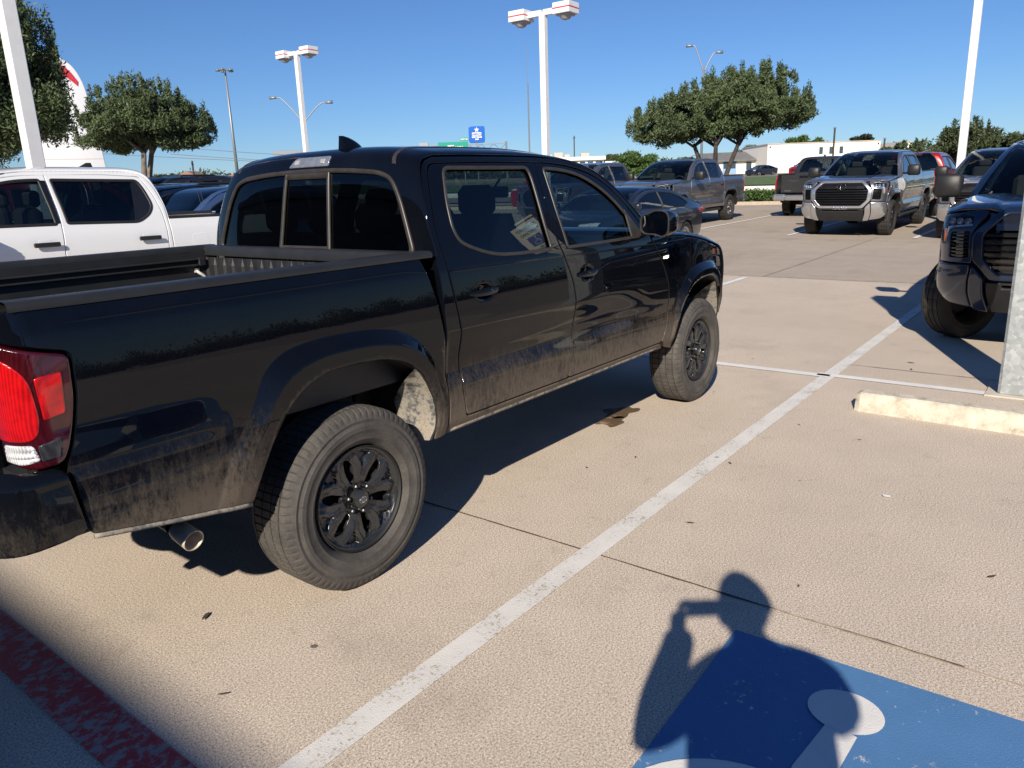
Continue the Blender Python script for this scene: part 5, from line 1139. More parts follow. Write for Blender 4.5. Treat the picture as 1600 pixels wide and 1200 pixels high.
sheet('oil_stain', blob(2.66, -.56, .10, 1, 40, 1.5), M_stain, .003); sheet('oil_stain', blob(2.44, -.62, .085, 2, 40, 1.3), M_stain, .003)
M_leafd = plain('dry_dark_leaf', (.07, .055, .05), .8, var=.3)
LF = [(-.545, -.565, .6, 1., 'dark oval leaf on the sunlit concrete left of the rear tyre'), (-.77, -1.05, 2.4, .6, 'small stalked leaf near the red line, lower left'), (1.45, -2.95, 2.6, .8, 'dark chip-shaped leaf right of the shadow head'), (1.9, -1.1, .3, .5, 'dark fleck between the black pickup and the long white line, nearer the front wheel'), (1.6, -.95, 1.2, .5, 'dark fleck just outside the pickup shadow'), (2.1, -1.6, .9, .6, 'dark fleck touching the right edge of the long white line'), (1.25, -1.75, 1.9, .7, 'dark smudge-like leaf just right of the long line above the slab joint'), (2.9, -2.1, 2.2, .5, 'tiny dark fleck halfway to the wheel stop'), (.95, -2.35, .2, .4, 'tiny dark fleck beside the shadow cap'), (5.2, -1.95, 1.4, 1.2, 'curled dead leaf beyond the short white line near the post shadow'), (4.95, -2.0, .4, .8, 'smaller leaf beside the curled dead leaf'), (2.15, -1.50, 2, .5, 'dark fleck lying on the long white line')]
for x, y, a, s, lb in LF:
    lp = [(-.030, 0), (-.012, .008), (.012, .009), (.031, 0), (.012, -.008), (-.012, -.007)]; ca, sa = math.cos(a)*s, math.sin(a)*s
    tag(sheet('fallen_leaf', [(x+u*ca-v*sa, y+u*sa+v*ca) for u, v in lp], M_leafd, .009, None), lb, 'leaf', 'fallen leaves on the concrete')
tag(sheet('paper_scrap', [(2.06, -2.42), (2.085, -2.405), (2.09, -2.44), (2.065, -2.452)], M_sticker, .008, None), 'tiny white paper scrap on the concrete right of the long line', 'litter')
# wheel stop
prof = [(-.095, 0), (-.088, .035), (-.058, .115), (-.045, .125), (.045, .125), (.058, .115), (.088, .035), (.095, 0)]
q = np.random.default_rng(5); P = []
for i, t in enumerate(np.linspace(0, 1, 60)):
    k = 1 if 0 < i < 59 else .80
    P.append([(3.625-.05*t+a*k+q.normal(0, .0012), -1.905-1.83*t, b*(1 if 0 < i < 59 else .88)+q.normal(0, .0012)*(b > 0)) for a, b in prof])
mb = MB(); mb.grid(np.array(P)); mb.add([tuple(p) for p in P[0]], [tuple(range(8))]); mb.add([tuple(p) for p in P[-1]], [tuple(range(8))])
def stop_mat():
    m, nt, n, l, p = mk('weathered_cream_concrete'); a = noise(nt, 10, 6, .7); b = noise(nt, 150, 3)
    l.new(ramp(nt, mth(nt, 'ADD', mth(nt, 'MULTIPLY', a, .8), mth(nt, 'MULTIPLY', b, .25)), [(.36, (.27, .23, .18)), (.46, (.50, .445, .355)), (.62, (.66, .60, .49))]), p.inputs['Base Color']); p.inputs['Roughness'].default_value = .9
    l.new(bump(nt, b, .5, .006), p.inputs['Normal']); return m
tag(mb.build('wheel_stop', stop_mat(), None, True, 25), 'cream concrete wheel stop lying at the foot of the galvanised post', 'wheel stop')
# galvanised post with parking sign
def galv():
    m, nt, n, l, p = mk('spangled_galvanised_steel'); v = nd(nt, 'ShaderNodeTexVoronoi'); v.inputs['Scale'].default_value = 34; tc = nd(nt, 'ShaderNodeTexCoord'); l.new(tc.outputs['Object'], v.inputs['Vector'])
    sp = nd(nt, 'ShaderNodeSeparateColor'); l.new(v.outputs['Color'], sp.inputs[0]); a = noise(nt, 5, 4)
    k = mth(nt, 'ADD', mth(nt, 'MULTIPLY', sp.outputs[0], .5), mth(nt, 'MULTIPLY', a, .5))
    l.new(ramp(nt, k, [(.25, (.33, .36, .37)), (.55, (.42, .45, .46)), (.8, (.56, .58, .58))]), p.inputs['Base Color']); p.inputs['Metallic'].default_value = .35; p.inputs['Roughness'].default_value = .5; return m
M_galv = galv()
pt = tag(empty('steel_post', (4.575, -2.79, 0)), 'square galvanised steel post rising at the right edge behind the wheel stop', 'post')
mb = MB(); mb.rbox((0, 0, 1.39), (.27, .27, 2.78), .018); mb.build('shaft', M_galv, pt); mb = MB(); mb.rbox((0, 0, 2.80), (.29, .29, .05), .01); mb.build('post_cap', M_galv, pt)
mb = MB(); mb.rbox((0, 0, .006), (.42, .42, .012), .004); mb.build('base_plate', plain('pale_grout', (.55, .5, .42), .9, bmp=.4), pt)
M_green = plain('sign_green', (.02, .30, .14), .4, 0, .05); M_sblue = plain('sign_blue', (.02, .10, .45), .4, 0, .05); M_swh = plain('sign_white', (.75, .78, .74), .4, 0, .04)
sg_ = tag(empty('parking_sign', (4.43, -2.85, 2.45)), 'white reserved parking sign with blue wheelchair square, high on the galvanised post', 'sign'); sg_.scale = (1, 1.25, 1.3)
mb = MB(); mb.rbox((-.004, 0, 0), (.006, .305, .457), .002); mb.build('sign_panel', M_swh, sg_)
mb = MB(); mb.rbox((-.009, 0, -.035), (.003, .15, .15), .001); mb.build('blue_square', M_sblue, sg_)
fm = lambda y, z: frame_M((-.0085, y, z), (0, -1, 0), (0, 0, 1)); text_mesh('RESERVED', .052, M_green, 'lettering', sg_, fm(0, .165), .001, bold=.001); text_mesh('PARKING', .052, M_green, 'lettering', sg_, fm(0, .095), .001, bold=.001); text_mesh('VAN\nACCESSIBLE', .034, M_green, 'lettering', sg_, fm(0, -.165), .001, bold=.001)
mb = MB(); w_ = lambda u, v: (-.012, -u, v-.035); mb.tube([w_(.035*math.cos(t)-.005, .035*math.sin(t)-.022) for t in np.linspace(1.9, 6.0, 14)], .005, 6); mb.tube([w_(-.012, .035), w_(-.008, -.005), w_(.022, -.005), w_(.034, -.045)], .005, 6); mb.lathe([(.0001, -.003), (.009, -.002), (.009, .003)], w_(-.014, .052), 'x', 10); mb.build('wheelchair_symbol', M_swh, sg_)

# ---------------------------------------------------------------- trees
def leaf_mat(name, lo, hi):
    m, nt, n, l, p = mk(name); o = n['Material Output']; oi = noise(nt, .8, 3); f = noise(nt, 9, 2)
    c = ramp(nt, mth(nt, 'ADD', mth(nt, 'MULTIPLY', oi, .55), mth(nt, 'MULTIPLY', f, .45)), [(.35, lo), (.62, hi)]); l.new(c, p.inputs['Base Color']); p.inputs['Roughness'].default_value = .55; p.inputs['Specular IOR Level'].default_value = .35
    t = nd(nt, 'ShaderNodeBsdfTranslucent'); l.new(c, t.inputs[0]); s = nd(nt, 'ShaderNodeMixShader'); s.inputs[0].default_value = .22; l.new(p.outputs[0], s.inputs[1]); l.new(t.outputs[0], s.inputs[2]); l.new(s.outputs[0], o.inputs[0]); return m
M_oak = leaf_mat('live_oak_leaf', (.055, .080, .034), (.135, .180, .080)); M_bright_leaf = leaf_mat('bright_green_leaf', (.05, .095, .022), (.10, .17, .045)); M_olive = leaf_mat('olive_leaf', (.045, .065, .030), (.10, .125, .055)); M_pine = leaf_mat('dark_pine_leaf', (.02, .032, .016), (.045, .06, .03))
M_bark = plain('grey_bark', (.17, .14, .115), .9, var=.35, scale=5, bmp=.6, bscale=18); M_darkbark = plain('dark_bark', (.06, .048, .04), .9, var=.35, scale=5, bmp=.6, bscale=18)
def leaves(name, C, Rr, n, size, mat, parent, seed, up_=.0, aspect=2.2):
    """n leaf blades spread through clumps C (k,3) of radii Rr (k,3)"""
    q = np.random.default_rng(seed); vol = Rr.prod(1)**.67; k = q.choice(len(C), n, p=vol/vol.sum())
    d = q.normal(size=(n, 3)); d /= np.linalg.norm(d, axis=1)[:, None]; r = q.random(n)**.42; P = C[k]+d*Rr[k]*r[:, None]*(1+.12*q.normal(size=n))[:, None]
    a = q.normal(size=(n, 3))+d*.6; a[:, 2] += up_; a /= np.linalg.norm(a, axis=1)[:, None]; b = np.cross(a, q.normal(size=(n, 3))); b /= np.linalg.norm(b, axis=1)[:, None]
    s = size*(.6+.8*q.random(n))[:, None]; A = a*s*aspect/2; B = b*s/2
    V = np.stack([P-A, P-A*.2+B, P+A, P-A*.2-B], 1).reshape(-1, 3); me = bpy.data.meshes.new(name); me.vertices.add(4*n); me.vertices.foreach_set('co', V.ravel().astype(np.float32)); me.loops.add(4*n); me.loops.foreach_set('vertex_index', np.arange(4*n, dtype=np.int32)); me.polygons.add(n); me.polygons.foreach_set('loop_start', np.arange(0, 4*n, 4, dtype=np.int32)); me.update(calc_edges=True)
    me.materials.append(mat); o = bpy.data.objects.new(name, me); COL.objects.link(o); o.parent = parent; return o
LOBES = {}
def tree(name, label, cat, x, y, zc, rad, n, size, mat, bark, seed, trunks=1, r0=.2, clumps=60, cr_=.24, flat=.0, shoots=0, split=.45, group=None, lean=(0, 0), gz=None):
    q = np.random.default_rng(seed); z0 = float(ground_z(x, y)) if gz is None else gz; T = tag(empty(name, (x, y, z0)), label, cat, group); zc = zc-z0; rx, ry, rz = rad; C = []; Rr = []
    while len(C) < clumps:
        d = q.normal(size=3); d /= np.linalg.norm(d); r = q.random()**.36*.86
        if d[2] < -.1: d[2] *= .75
        lb = LOBES.get(seed, [(0, 0, 0, 1.)]); w = np.array([l[3]**2 for l in lb]); lx, ly, lz, ls = lb[q.choice(len(lb), p=w/w.sum())]
        C.append((lean[0]+lx+d[0]*rx*r*ls, lean[1]+ly+d[1]*ry*r*ls, zc+lz+d[2]*rz*r*ls*(1 if d[2] > 0 else 1-flat))); s = cr_*(.65+.7*q.random()); Rr.append((rx*s, ry*s, rz*s*1.05))
    for i in range(shoots):
        a = q.random()*6.28; e = q.random()*1.3+.1; lb = LOBES.get(seed, [(0, 0, 0, .92)]); lx, ly, lz, ls = lb[q.integers(0, len(lb))]; C.append((lean[0]+lx+rx*ls*math.cos(a)*math.cos(e)*1.0, lean[1]+ly+ry*ls*math.sin(a)*math.cos(e)*1.0, zc+lz+rz*ls*math.sin(e)*1.05)); Rr.append((rx*.045, ry*.045, rz*.17*(.6+q.random())))
    C = np.array(C); Rr = np.array(Rr); leaves('crown', C, Rr, n, size*.85, mat, T, seed+1, up_=.7, aspect=3.0)
    mb = MB(); zb = zc-rz*split
    for t in range(trunks):
        a = 2*math.pi*t/trunks+q.random(); sp = (.16 if trunks > 2 else .06)*rx if trunks > 1 else 0
        base = np.array([sp*.35*math.cos(a), sp*.35*math.sin(a), -.1]); top = np.array([lean[0]*.4+sp*1.8*math.cos(a), lean[1]*.4+sp*1.8*math.sin(a), zb+.1])
        mid = (base+top)/2+np.array([q.normal()*.12, q.normal()*.12, 0]); pts = cr([base, mid, top], 4); mb.tube([tuple(p) for p in pts], list(np.linspace(r0*1.15, r0*.72, len(pts))), 9)
        for k in range(5):
            j = q.integers(0, len(C)); e = C[j]; m2 = top+(e-top)*.5+np.array([q.normal()*.15, q.normal()*.15, rz*.12]); pts = cr([top-np.array([0, 0, .15]), m2, e], 4); mb.tube([tuple(p) for p in pts], list(np.linspace(r0*.55, r0*.10, len(pts))), 6)
    mb.build('trunk', bark, T, True); return T
LOBES.update({11: [(.1, -.1, -.05, .70), (-1.55, 1.95, -.65, .50), (-.8, 1.0, -.40, .60), (1.05, -1.33, .42, .70), (1.65, -2.1, -.1, .52), (.9, -1.1, -.5, .50)],
              21: [(0, 0, .1, .92), (-.9, 1.1, -.45, .55), (.9, -1.1, -.45, .58)],
              31: [(0, 0, 0, .85), (.8, -1.0, -.6, .6), (-.5, .8, 1.6, .6), (-1.5, 1.6, -.5, .7)]})
tree('oak_tree', 'wide live oak with several dark trunks behind the mid grey pickup', 'tree', 35.9, 13.0, 4.70, (3.85, 3.85, 2.35), 150000, .066, M_oak, M_darkbark, 11, 4, .13, 260, .13, .30, 170, .60)
tree('oak_tree', 'rounded live oak with pale forked trunk behind the white pickup', 'tree', 17.3, 33.5, 4.95, (3.1, 3.1, 1.95), 80000, .064, M_oak, M_bark, 21, 2, .15, 210, .13, .25, 120, .60)
tree('oak_tree', 'large dark oak at the left edge in front of the white sign tower', 'tree', 7.0, 25.0, 5.2, (3.7, 3.7, 4.1), 330000, .056, M_oak, M_bark, 31, 2, .20, 260, .14, .2, 90, .6)
for i, (x, y, zc, r, n) in enumerate([(56., 8.0, 2.6, (2.2, 2.2, 1.1), 9000), (58.3, 5.0, 3.3, (2.0, 2.0, 1.7), 9000), (60.5, 2.2, 2.7, (2.4, 2.4, 1.3), 9000), (62, 6.3, 2.7, (2.6, 2.6, 1.3), 9000)]):
    tree('leafy_tree', ['low spreading tree left of the right-hand lamp pole', 'taller tree with upright shoots crossing the right-hand lamp pole', 'low tree right of the right-hand lamp pole', 'rounded tree behind the other trees by the right-hand pole'][i], 'tree', x, y, zc, r, n, .11, M_olive, M_bark, 40+i, 1, .12, 40, .24, .1, 26 if i == 1 else 8, .6, group='trees at the right end of the lot')
tree('leafy_tree', 'bright green tree above the white building', 'tree', 147, 44.5, 7.2, (3.9, 3.9, 2.0), 7000, .24, M_bright_leaf, M_bark, 51, 1, .2, 30, .28)
tree('leafy_tree', 'small bright green tree right of the larger one above the white building', 'tree', 150, 41.2, 6.9, (1.8, 1.8, 1.5), 3000, .24, M_bright_leaf, M_bark, 52, 1, .2, 16, .3)
tree('pine_tree', 'dark umbrella-shaped pine showing over the white building roof', 'tree', 165.5, 38.2, 8.3, (2.3, 2.3, 1.0), 3500, .26, M_pine, M_darkbark, 53, 1, .22, 16, .3)
tree('leafy_tree', 'low green tree left of the mid grey pickup, under the oak', 'tree', 60., 30.5, 3.1, (2.6, 2.6, 1.2), 7000, .12, M_bright_leaf, M_bark, 54, 1, .12, 30, .26)
for i, (x, y, zc, r) in enumerate([(117, 66, 5.1, 2.6), (121, 62.5, 4.8, 2.2), (124, 56, 4.6, 2.0), (136, 38, 5.6, 3.2), (142, 52, 5.6, 3.4)]):
    tree('distant_tree', ['far tree just right of the low white building', 'second far tree right of the low white building', 'far tree above the red car roof', 'far tree over the grey-roofed building', 'far tree left behind the grey-roofed building'][i], 'tree', x, y, zc, (r, r, r*.6), 3500, .2, M_olive, M_bark, 60+i, 1, .15, 16, .3, group='far trees across the road')
# far wood on the left and beyond: one mass
C = []; Rr = []; q = np.random.default_rng(9)
for i in range(150):
    t = i/149; a = R(103)-t*R(88); d = 195+q.random()*25; x, y = d*math.cos(a), d*math.sin(a); C.append((x, y, float(ground_z(x, y))+1.2+1.0*q.random())); s = 3.2+q.random()*3; Rr.append((s*1.2, s*1.2, 1.4+q.random()*1.6))
for i in range(60):
    a = R(14)-i/59*R(70); d = 150+q.random()*25; x, y = d*math.cos(a), d*math.sin(a); C.append((x, y, float(ground_z(x, y))+1.2+1.0*q.random())); s = 3.2+q.random()*3; Rr.append((s*1.2, s*1.2, 1.4+q.random()*2))
C2 = []; R2 = []
for i in range(90): x = -70+i*1.8; C2.append((x, -62+q.random()*3, .8+1.6*q.random())); R2.append((2.6, 1.4, 1.2+q.random()*.9))
tag(leaves('tree_belt', np.array(C2), np.array(R2), 110000, .15, M_oak, None, 6), kind='stuff')
tag(leaves('distant_wood', np.array(C), np.array(Rr), 60000, .45, M_olive, None, 5), kind='stuff')
# hedge, kerb, guard rail, road, verge
N_ = np.array([.954, .30]); D_ = np.array([-.30, .954])
def band(name, s0, s1, t0, t1, mat, h, kind='structure', ns=8, nt_=40):
    mb = MB(); P = np.array([[(*(N_*s+D_*t), float(ground_z(*(N_*s+D_*t)))+h) for t in np.linspace(t0, t1, nt_)] for s in np.linspace(s0, s1, ns)]); mb.grid(P); o = mb.build(name, mat, smooth=True); return tag(o, kind=kind)
M_grass = plain('sunlit_grass', (.085, .14, .035), .9, var=.45, scale=1.2, bmp=.5, bscale=30); M_road = plain('pale_asphalt_road', (.22, .20, .18), .9, var=.12, scale=1.); M_dry = plain('dry_tan_verge', (.36, .29, .17), .95, var=.25, scale=.8)
band('planting_bed', 34.2, 37.5, -60, 90, plain('bed_soil', (.20, .13, .08), .95, var=.3), .05, ns=5, nt_=120); band('road', 41, 62, -120, 160, M_road, .07, ns=14, nt_=120); band('grass_verge', 62, 96, -160, 200, M_grass, .12, ns=14, nt_=100); band('road', 96, 112, -160, 200, M_road, .14, ns=8, nt_=100); band('dry_verge', 112, 300, -260, 300, M_dry, .15, ns=30, nt_=100)
for t0, t1 in ((-40, 60),):
    mb = MB(); P = [[(*(N_*(34.0+a)+D_*t), float(ground_z(*(N_*34.0+D_*t)))+b) for a, b in ((0, 0), (.01, .13), (.03, .15), (.16, .15))] for t in np.linspace(t0, t1, 80)]; mb.grid(np.array(P)); tag(mb.build('kerb', plain('kerb_concrete', (.42, .34, .26), .9)), kind='structure')
C = np.array([(*(N_*(34.95+q.normal()*.2)+D_*t), float(ground_z(*(N_*34.95+D_*t)))+.30+q.random()*.10) for t in np.linspace(-14, 8, 150)]); hd = leaves('hedge', C, np.tile([.42, .42, .30], (150, 1)), 40000, .055, M_bright_leaf, None, 15)
tag(hd, 'low clipped green hedge along the kerb behind the mid grey pickup', 'hedge')
gd = tag(empty('guard_rail'), 'pale metal guard rail running behind the low hedge', 'guard rail'); mb = MB(); P = []
for t in np.linspace(-16, 30, 60):
    b = N_*37.6+D_*t; z = float(ground_z(*b)); P.append([(b[0]-a*N_[0], b[1]-a*N_[1], z+h) for a, h in ((0, .46), (.05, .50), (.0, .58), (.05, .66), (0, .72))])
mb.grid(np.array(P)); mb.build('rail', plain('pale_rail', (.62, .60, .56), .5, .2), gd, True)
for t in np.arange(-15, 30, 3.): b = N_*37.7+D_*t; z = float(ground_z(*b)); mb = MB(); mb.box((b[0], b[1], z+.35), (.12, .12, .75)); mb.build('post', M_galv, gd)

# ---------------------------------------------------------------- lamp poles
M_pole = plain('white_pole_paint', (.80, .80, .79), .4, 0., .04); M_lred = plain('red_stripe', (.55, .03, .05), .5); M_lens = plain('frosted_lamp_lens', (.35, .35, .36), .3)
def shoebox(label, x, y, ztop, w=.19, yaw=.6, heads=2, rz=0.):
    z0 = float(ground_z(x, y)); T = tag(empty('lamp_pole', (x, y, z0), rz), label, 'lamp pole', 'white parking lot lamp poles'); H = ztop-z0
    mb = MB(); mb.rbox((0, 0, H/2+.2), (w, w, H-.4), .012); mb.build('pole', M_pole, T); mb = MB(); mb.lathe([(.001, 0), (.30, 0), (.30, .55), (.27, .6), (.001, .6)], (0, 0, 0), 'z', 20); mb.build('concrete_base', M_conc, T, True, 40)
    for s in ((-1, 1) if heads == 2 else (1,)):
        h = MB(); h.rbox((s*.78, 0, H), (.56, .56, .30), .012); hd = h.build('lamp_head', M_pole, T)
        h = MB(); h.rbox((s*.78, 0, H), (.566, .566, .035), .002); h.build('red_stripe', M_lred, hd)
        h = MB(); h.rbox((s*.78, 0, H-.17), (.42, .42, .06), .02); h.lathe([(.001, -.14), (.12, -.11), (.19, -.03), (.2, 0)], (s*.78, 0, H-.17), 'z', 16); h.build('lens', M_lens, hd)
        h = MB(); h.rbox((s*.28, 0, H), (.50, .12, .16), .01); h.build('arm', M_pole, T)
    return T
shoebox('white lamp pole with two square heads, centre of the picture', 17.85, 10.75, 6.48, .19, rz=R(-88))
shoebox('white lamp pole with two square heads, beyond the black pickup cab', 19.97, 25.08, 7.40, .19, rz=R(-88))
shoebox('white lamp pole cut off by the top edge, among the trees at the right', 23.2, .36, 7.6, .20, rz=R(-88))
shoebox('white lamp pole cut off by the top edge, before the dark oak', 2.72, 8.72, 7.0, .19, rz=R(-88))
M_far = plain('far_grey_steel', (.30, .31, .33), .5, .5, .05)
def street_lamp(label, x, y, zfork, arms, rr=.10):
    z0 = float(ground_z(x, y)); T = tag(empty('street_lamp', (x, y, z0)), label, 'street lamp', 'tall road lamps'); H = zfork-z0
    mb = MB(); mb.tube([(0, 0, 0), (0, 0, H)], [rr*1.2, rr*.8], 8); mb.build('pole', M_far, T, True)
    for dx, dy, dz in arms:
        mb = MB(); e = np.array([dx, dy, dz]); b = np.array([0, 0, H-z0*0]); p = cr([b-[0, 0, .4], b+e*[.55, .55, .62], b+e*[.85, .85, .98], b+e], 5); mb.tube([tuple(v) for v in p], .05, 6)
        mb.build('arm', M_far, T, True); h = MB(); u = e[:2]/np.hypot(*e[:2]); c = b+e; h.tube([tuple(c), (c[0]+u[0]*.55, c[1]+u[1]*.55, c[2]+.02)], [.09, .13], 8); h.build('lamp_head', M_far, T, True)
street_lamp('tall two-armed road lamp rising behind the wide live oak', 60.6, 24.85, 10.6, [(-.35, .85, 1.7), (.65, -.75, 1.1)])
street_lamp('tall two-armed road lamp crossing behind the second white lamp pole', 38.2, 48.6, 7.5, [(-1.0, 1.9, 1.6), (1.3, -1.3, 1.1)], .07)
hm = tag(empty('high_mast_lamp', (52.9, 81.3, 1.6)), 'thin high mast lamp right of the rounded oak', 'street lamp'); mb = MB(); mb.tube([(0, 0, 0), (0, 0, 14.6)], [.22, .10], 8); mb.build('pole', M_far, hm, True)
for k in range(5): a = k*1.257; mb = MB(); mb.tube([(0, 0, 14.5), (.55*math.cos(a), .55*math.sin(a), 14.4)], .04, 5); mb.rbox((.8*math.cos(a), .8*math.sin(a), 14.4), (.5, .5, .22), .08); mb.build('lamp_head', M_far, hm)
am = tag(empty('radio_mast', (92.4, 66.3, 2.1)), 'very thin radio mast just left of the central lamp pole', 'mast'); mb = MB(); mb.tube([(0, 0, 0), (0, 0, 14)], [.14, .12], 6); mb.tube([(0, 0, 14), (0, 0, 19.3)], .035, 5); mb.build('mast', M_far, am)
for i, (x, y, z1, h) in enumerate([(85.6, 21.1, 1.4, 5.1), (100., 19.3, 1.7, 4.0)]):
    o = tag(empty('thin_pole', (x, y, z1)), ['thin dark pole in front of the white building windows', 'thin dark pole before the gabled white building'][i], 'pole'); mb = MB(); mb.tube([(0, 0, 0), (0, 0, h)], .10, 6); mb.build('shaft', M_darkbark, o); mb = MB(); mb.rbox((0, 0, h), (.26, .26, .18), .05); mb.build('cap', M_far, o)
# power line
for i, (x, y, h) in enumerate([(65.8, 113.3, 4.6), (14., 85., 7.0), (96., 112, 5.5), (150, 96, 9)]):
    z1 = float(ground_z(x, y)); o = tag(empty('utility_pole', (x, y, z1)), ['wooden utility pole over the far houses at left', 'wooden utility pole hidden by the white sign tower', 'wooden utility pole behind the black pickup cab', 'far wooden utility pole above the low white building'][i], 'utility pole'); mb = MB(); mb.tube([(0, 0, 0), (0, 0, h)], .14, 6); mb.build('pole', M_darkbark, o); mb = MB(); mb.box((0, 0, h-.5), (.1, 1.8, .12), R(-40)); mb.build('crossarm', M_darkbark, o)
for i, (a, b) in enumerate([((20, 75, 6.95), (44, 39, 3.35)), ((31.5, 57, 5.66), (46.5, 36.5, 3.9)), ((31.5, 57.2, 5.1), (46.5, 36.6, 3.6))]):
    a = np.array(a); b = np.array(b); pts = [tuple(a+(b-a)*t-np.array([0, 0, .35*4*t*(1-t)])) for t in np.linspace(0, 1, 14)]; mb = MB(); mb.tube(pts, .022, 4); tag(mb.build('power_line', M_far), ['long overhead wire passing the trunk of the rounded oak', 'upper overhead wire just left of the black cab', 'lower overhead wire just left of the black cab'][i], 'power line')

# ---------------------------------------------------------------- signs over the road
M_sgreen = plain('road_sign_green', (.0, .30, .20), .5, 0, .05); M_sblue2 = plain('hotel_sign_blue', (.01, .12, .52), .35, 0, .05)
gn = tag(empty('sign_gantry', (90, 84, 2.3)), 'long grey truss gantry carrying road signs above the black cab roof', 'gantry'); A = np.array([-7.6, 9.4]); B = np.array([7.2, -9.6]); mb = MB()
for z in (5.2, 6.1): mb.tube([(A[0], A[1], z), (B[0], B[1], z)], .07, 5)
for k in range(24):
    t0, t1 = k/24, (k+1)/24; p, q2 = A+(B-A)*t0, A+(B-A)*t1; mb.tube([(p[0], p[1], 5.2 if k % 2 else 6.1), (q2[0], q2[1], 6.1 if k % 2 else 5.2)], .04, 4)
mb.build('truss', M_far, gn)
for P0 in (A, B): mb = MB(); mb.tube([(P0[0], P0[1], 0), (P0[0], P0[1], 6.4)], .16, 6); mb.build('leg', M_far, gn)
mb = MB(); mb.box((-.7, .9, 6.35), (.6, 1.4, .5), R(38)); mb.build('sign_back', M_far, gn)
Mx = lambda x, y, z, rz: Matrix.Translation((x, y, z)) @ Matrix.Rotation(rz, 4, 'Z') @ Matrix(((0, 0, -1, 0), (-1, 0, 0, 0), (0, 1, 0, 0), (0, 0, 0, 1)))
rs = tag(empty('road_sign', (84.2, 74.1, 2.1), R(40)), 'wide green road sign with white lettering above the black cab roof', 'sign'); mb = MB(); mb.rbox((0, 0, 5.2), (.12, 4.35, 1.9), .04); mb.build('sign_panel', M_sgreen, rs); mb = MB(); mb.rbox((-.02, -1.65, 6.48), (.10, 1.15, .46), .03); mb.build('exit_tab', M_sgreen, rs)
fm = lambda y, z: frame_M((-.08, y, z), (0, -1, 0), (0, 0, 1)); text_mesh('Terry', .75, M_sticker, 'lettering', rs, fm(-.55, 5.42), .01, bold=.02); text_mesh('EXIT 28', .30, M_sticker, 'lettering', rs, fm(-1.65, 6.48), .01, bold=.01); mb = MB(); mb.rbox((-.08, .55, 5.45), (.02, .5, .5), .005); mb.build('route_shield', M_sticker, rs)
for y in (-1.6, 1.6): mb = MB(); mb.tube([(.1, y, 0), (.1, y, 6)], .1, 6); mb.build('leg', M_far, rs)
hs = tag(empty('hotel_sign', (78.3, 64.5, 1.9), R(40)), 'rounded blue square sign with a white star on a single post', 'sign'); mb = MB(); f = lambda u, v: np.stack([0*np.asarray(u), -np.asarray(u), np.asarray(v)], -1)
panel('sign_face', rc([(-1.06, 5.55, .3), (1.06, 5.55, .3), (1.06, 7.65, .3), (-1.06, 7.65, .3)]), f, M_sblue2, hs, grid=.4, depth=.3, edge=.04, hint=(-1, 0, 0)); mb.tube([(.1, 0, 0), (.1, 0, 5.6)], .09, 6); mb.build('post', M_far, hs); mb = MB(); mb.box((.18, 0, 6.6), (.28, 1.95, 1.95)); mb.build('sign_box', M_sblue2, hs)
star = [(.36*(1 if k % 2 == 0 else .42)*math.sin(k*math.pi/5), 7.18+.36*(1 if k % 2 == 0 else .42)*math.cos(k*math.pi/5)) for k in range(10)]; panel('star', star, f, M_sticker, hs, grid=.2, depth=.03, edge=.01, lift=.05, hint=(-1, 0, 0)); panel('white_band', rc([(-.62, 6.45, .05), (.62, 6.45, .05), (.62, 6.85, .05), (-.62, 6.85, .05)]), f, M_sticker, hs, grid=.2, depth=.03, edge=.01, lift=.05, hint=(-1, 0, 0))
fm = lambda y, z: frame_M((-.07, y, z), (0, -1, 0), (0, 0, 1)); text_mesh("AMERICA'S", .24, M_sblue2, 'lettering', hs, fm(0, 6.64), .005, bold=.01); text_mesh('BEST VALUE', .24, M_sticker, 'lettering', hs, fm(0, 6.25), .005, bold=.02); text_mesh('INN', .24, M_sticker, 'lettering', hs, fm(0, 5.98), .005, bold=.02)
sbk = tag(empty('road_sign', (50., 66.5, 1.4), R(50)), 'grey back of a road sign left of the shark-fin aerial', 'sign'); mb = MB(); mb.rbox((0, 0, 4.45), (.08, 3.6, .62), .02); mb.build('sign_panel', M_far, sbk)
for y in (-1.2, 1.2): mb = MB(); mb.tube([(.08, y, 0), (.08, y, 4.6)], .07, 6); mb.build('leg', M_far, sbk)

# ---------------------------------------------------------------- buildings
M_wall = plain('white_render_wall', (.80, .78, .72), .8, 0., .04, .3); M_wall2 = plain('cream_wall', (.88, .84, .76), .85, 0., .03, .3); M_winf = plain('dark_window_glass', (.05, .07, .09), .12, 0., .2, coat=.5); M_roofg = plain('grey_shingle_roof', (.17, .165, .16), .9, var=.2, scale=1.5, bmp=.4, bscale=9); M_bluew = plain('pale_blue_panel', (.22, .36, .55), .6, var=.06); M_brick = plain('red_brown_brick', (.36, .12, .07), .85, var=.15); M_ac = plain('tan_metal_unit', (.48, .42, .36), .6)
def bld(name, label, x, y, z, rz): return tag(empty(name, (x, y, z), rz), label, 'building')
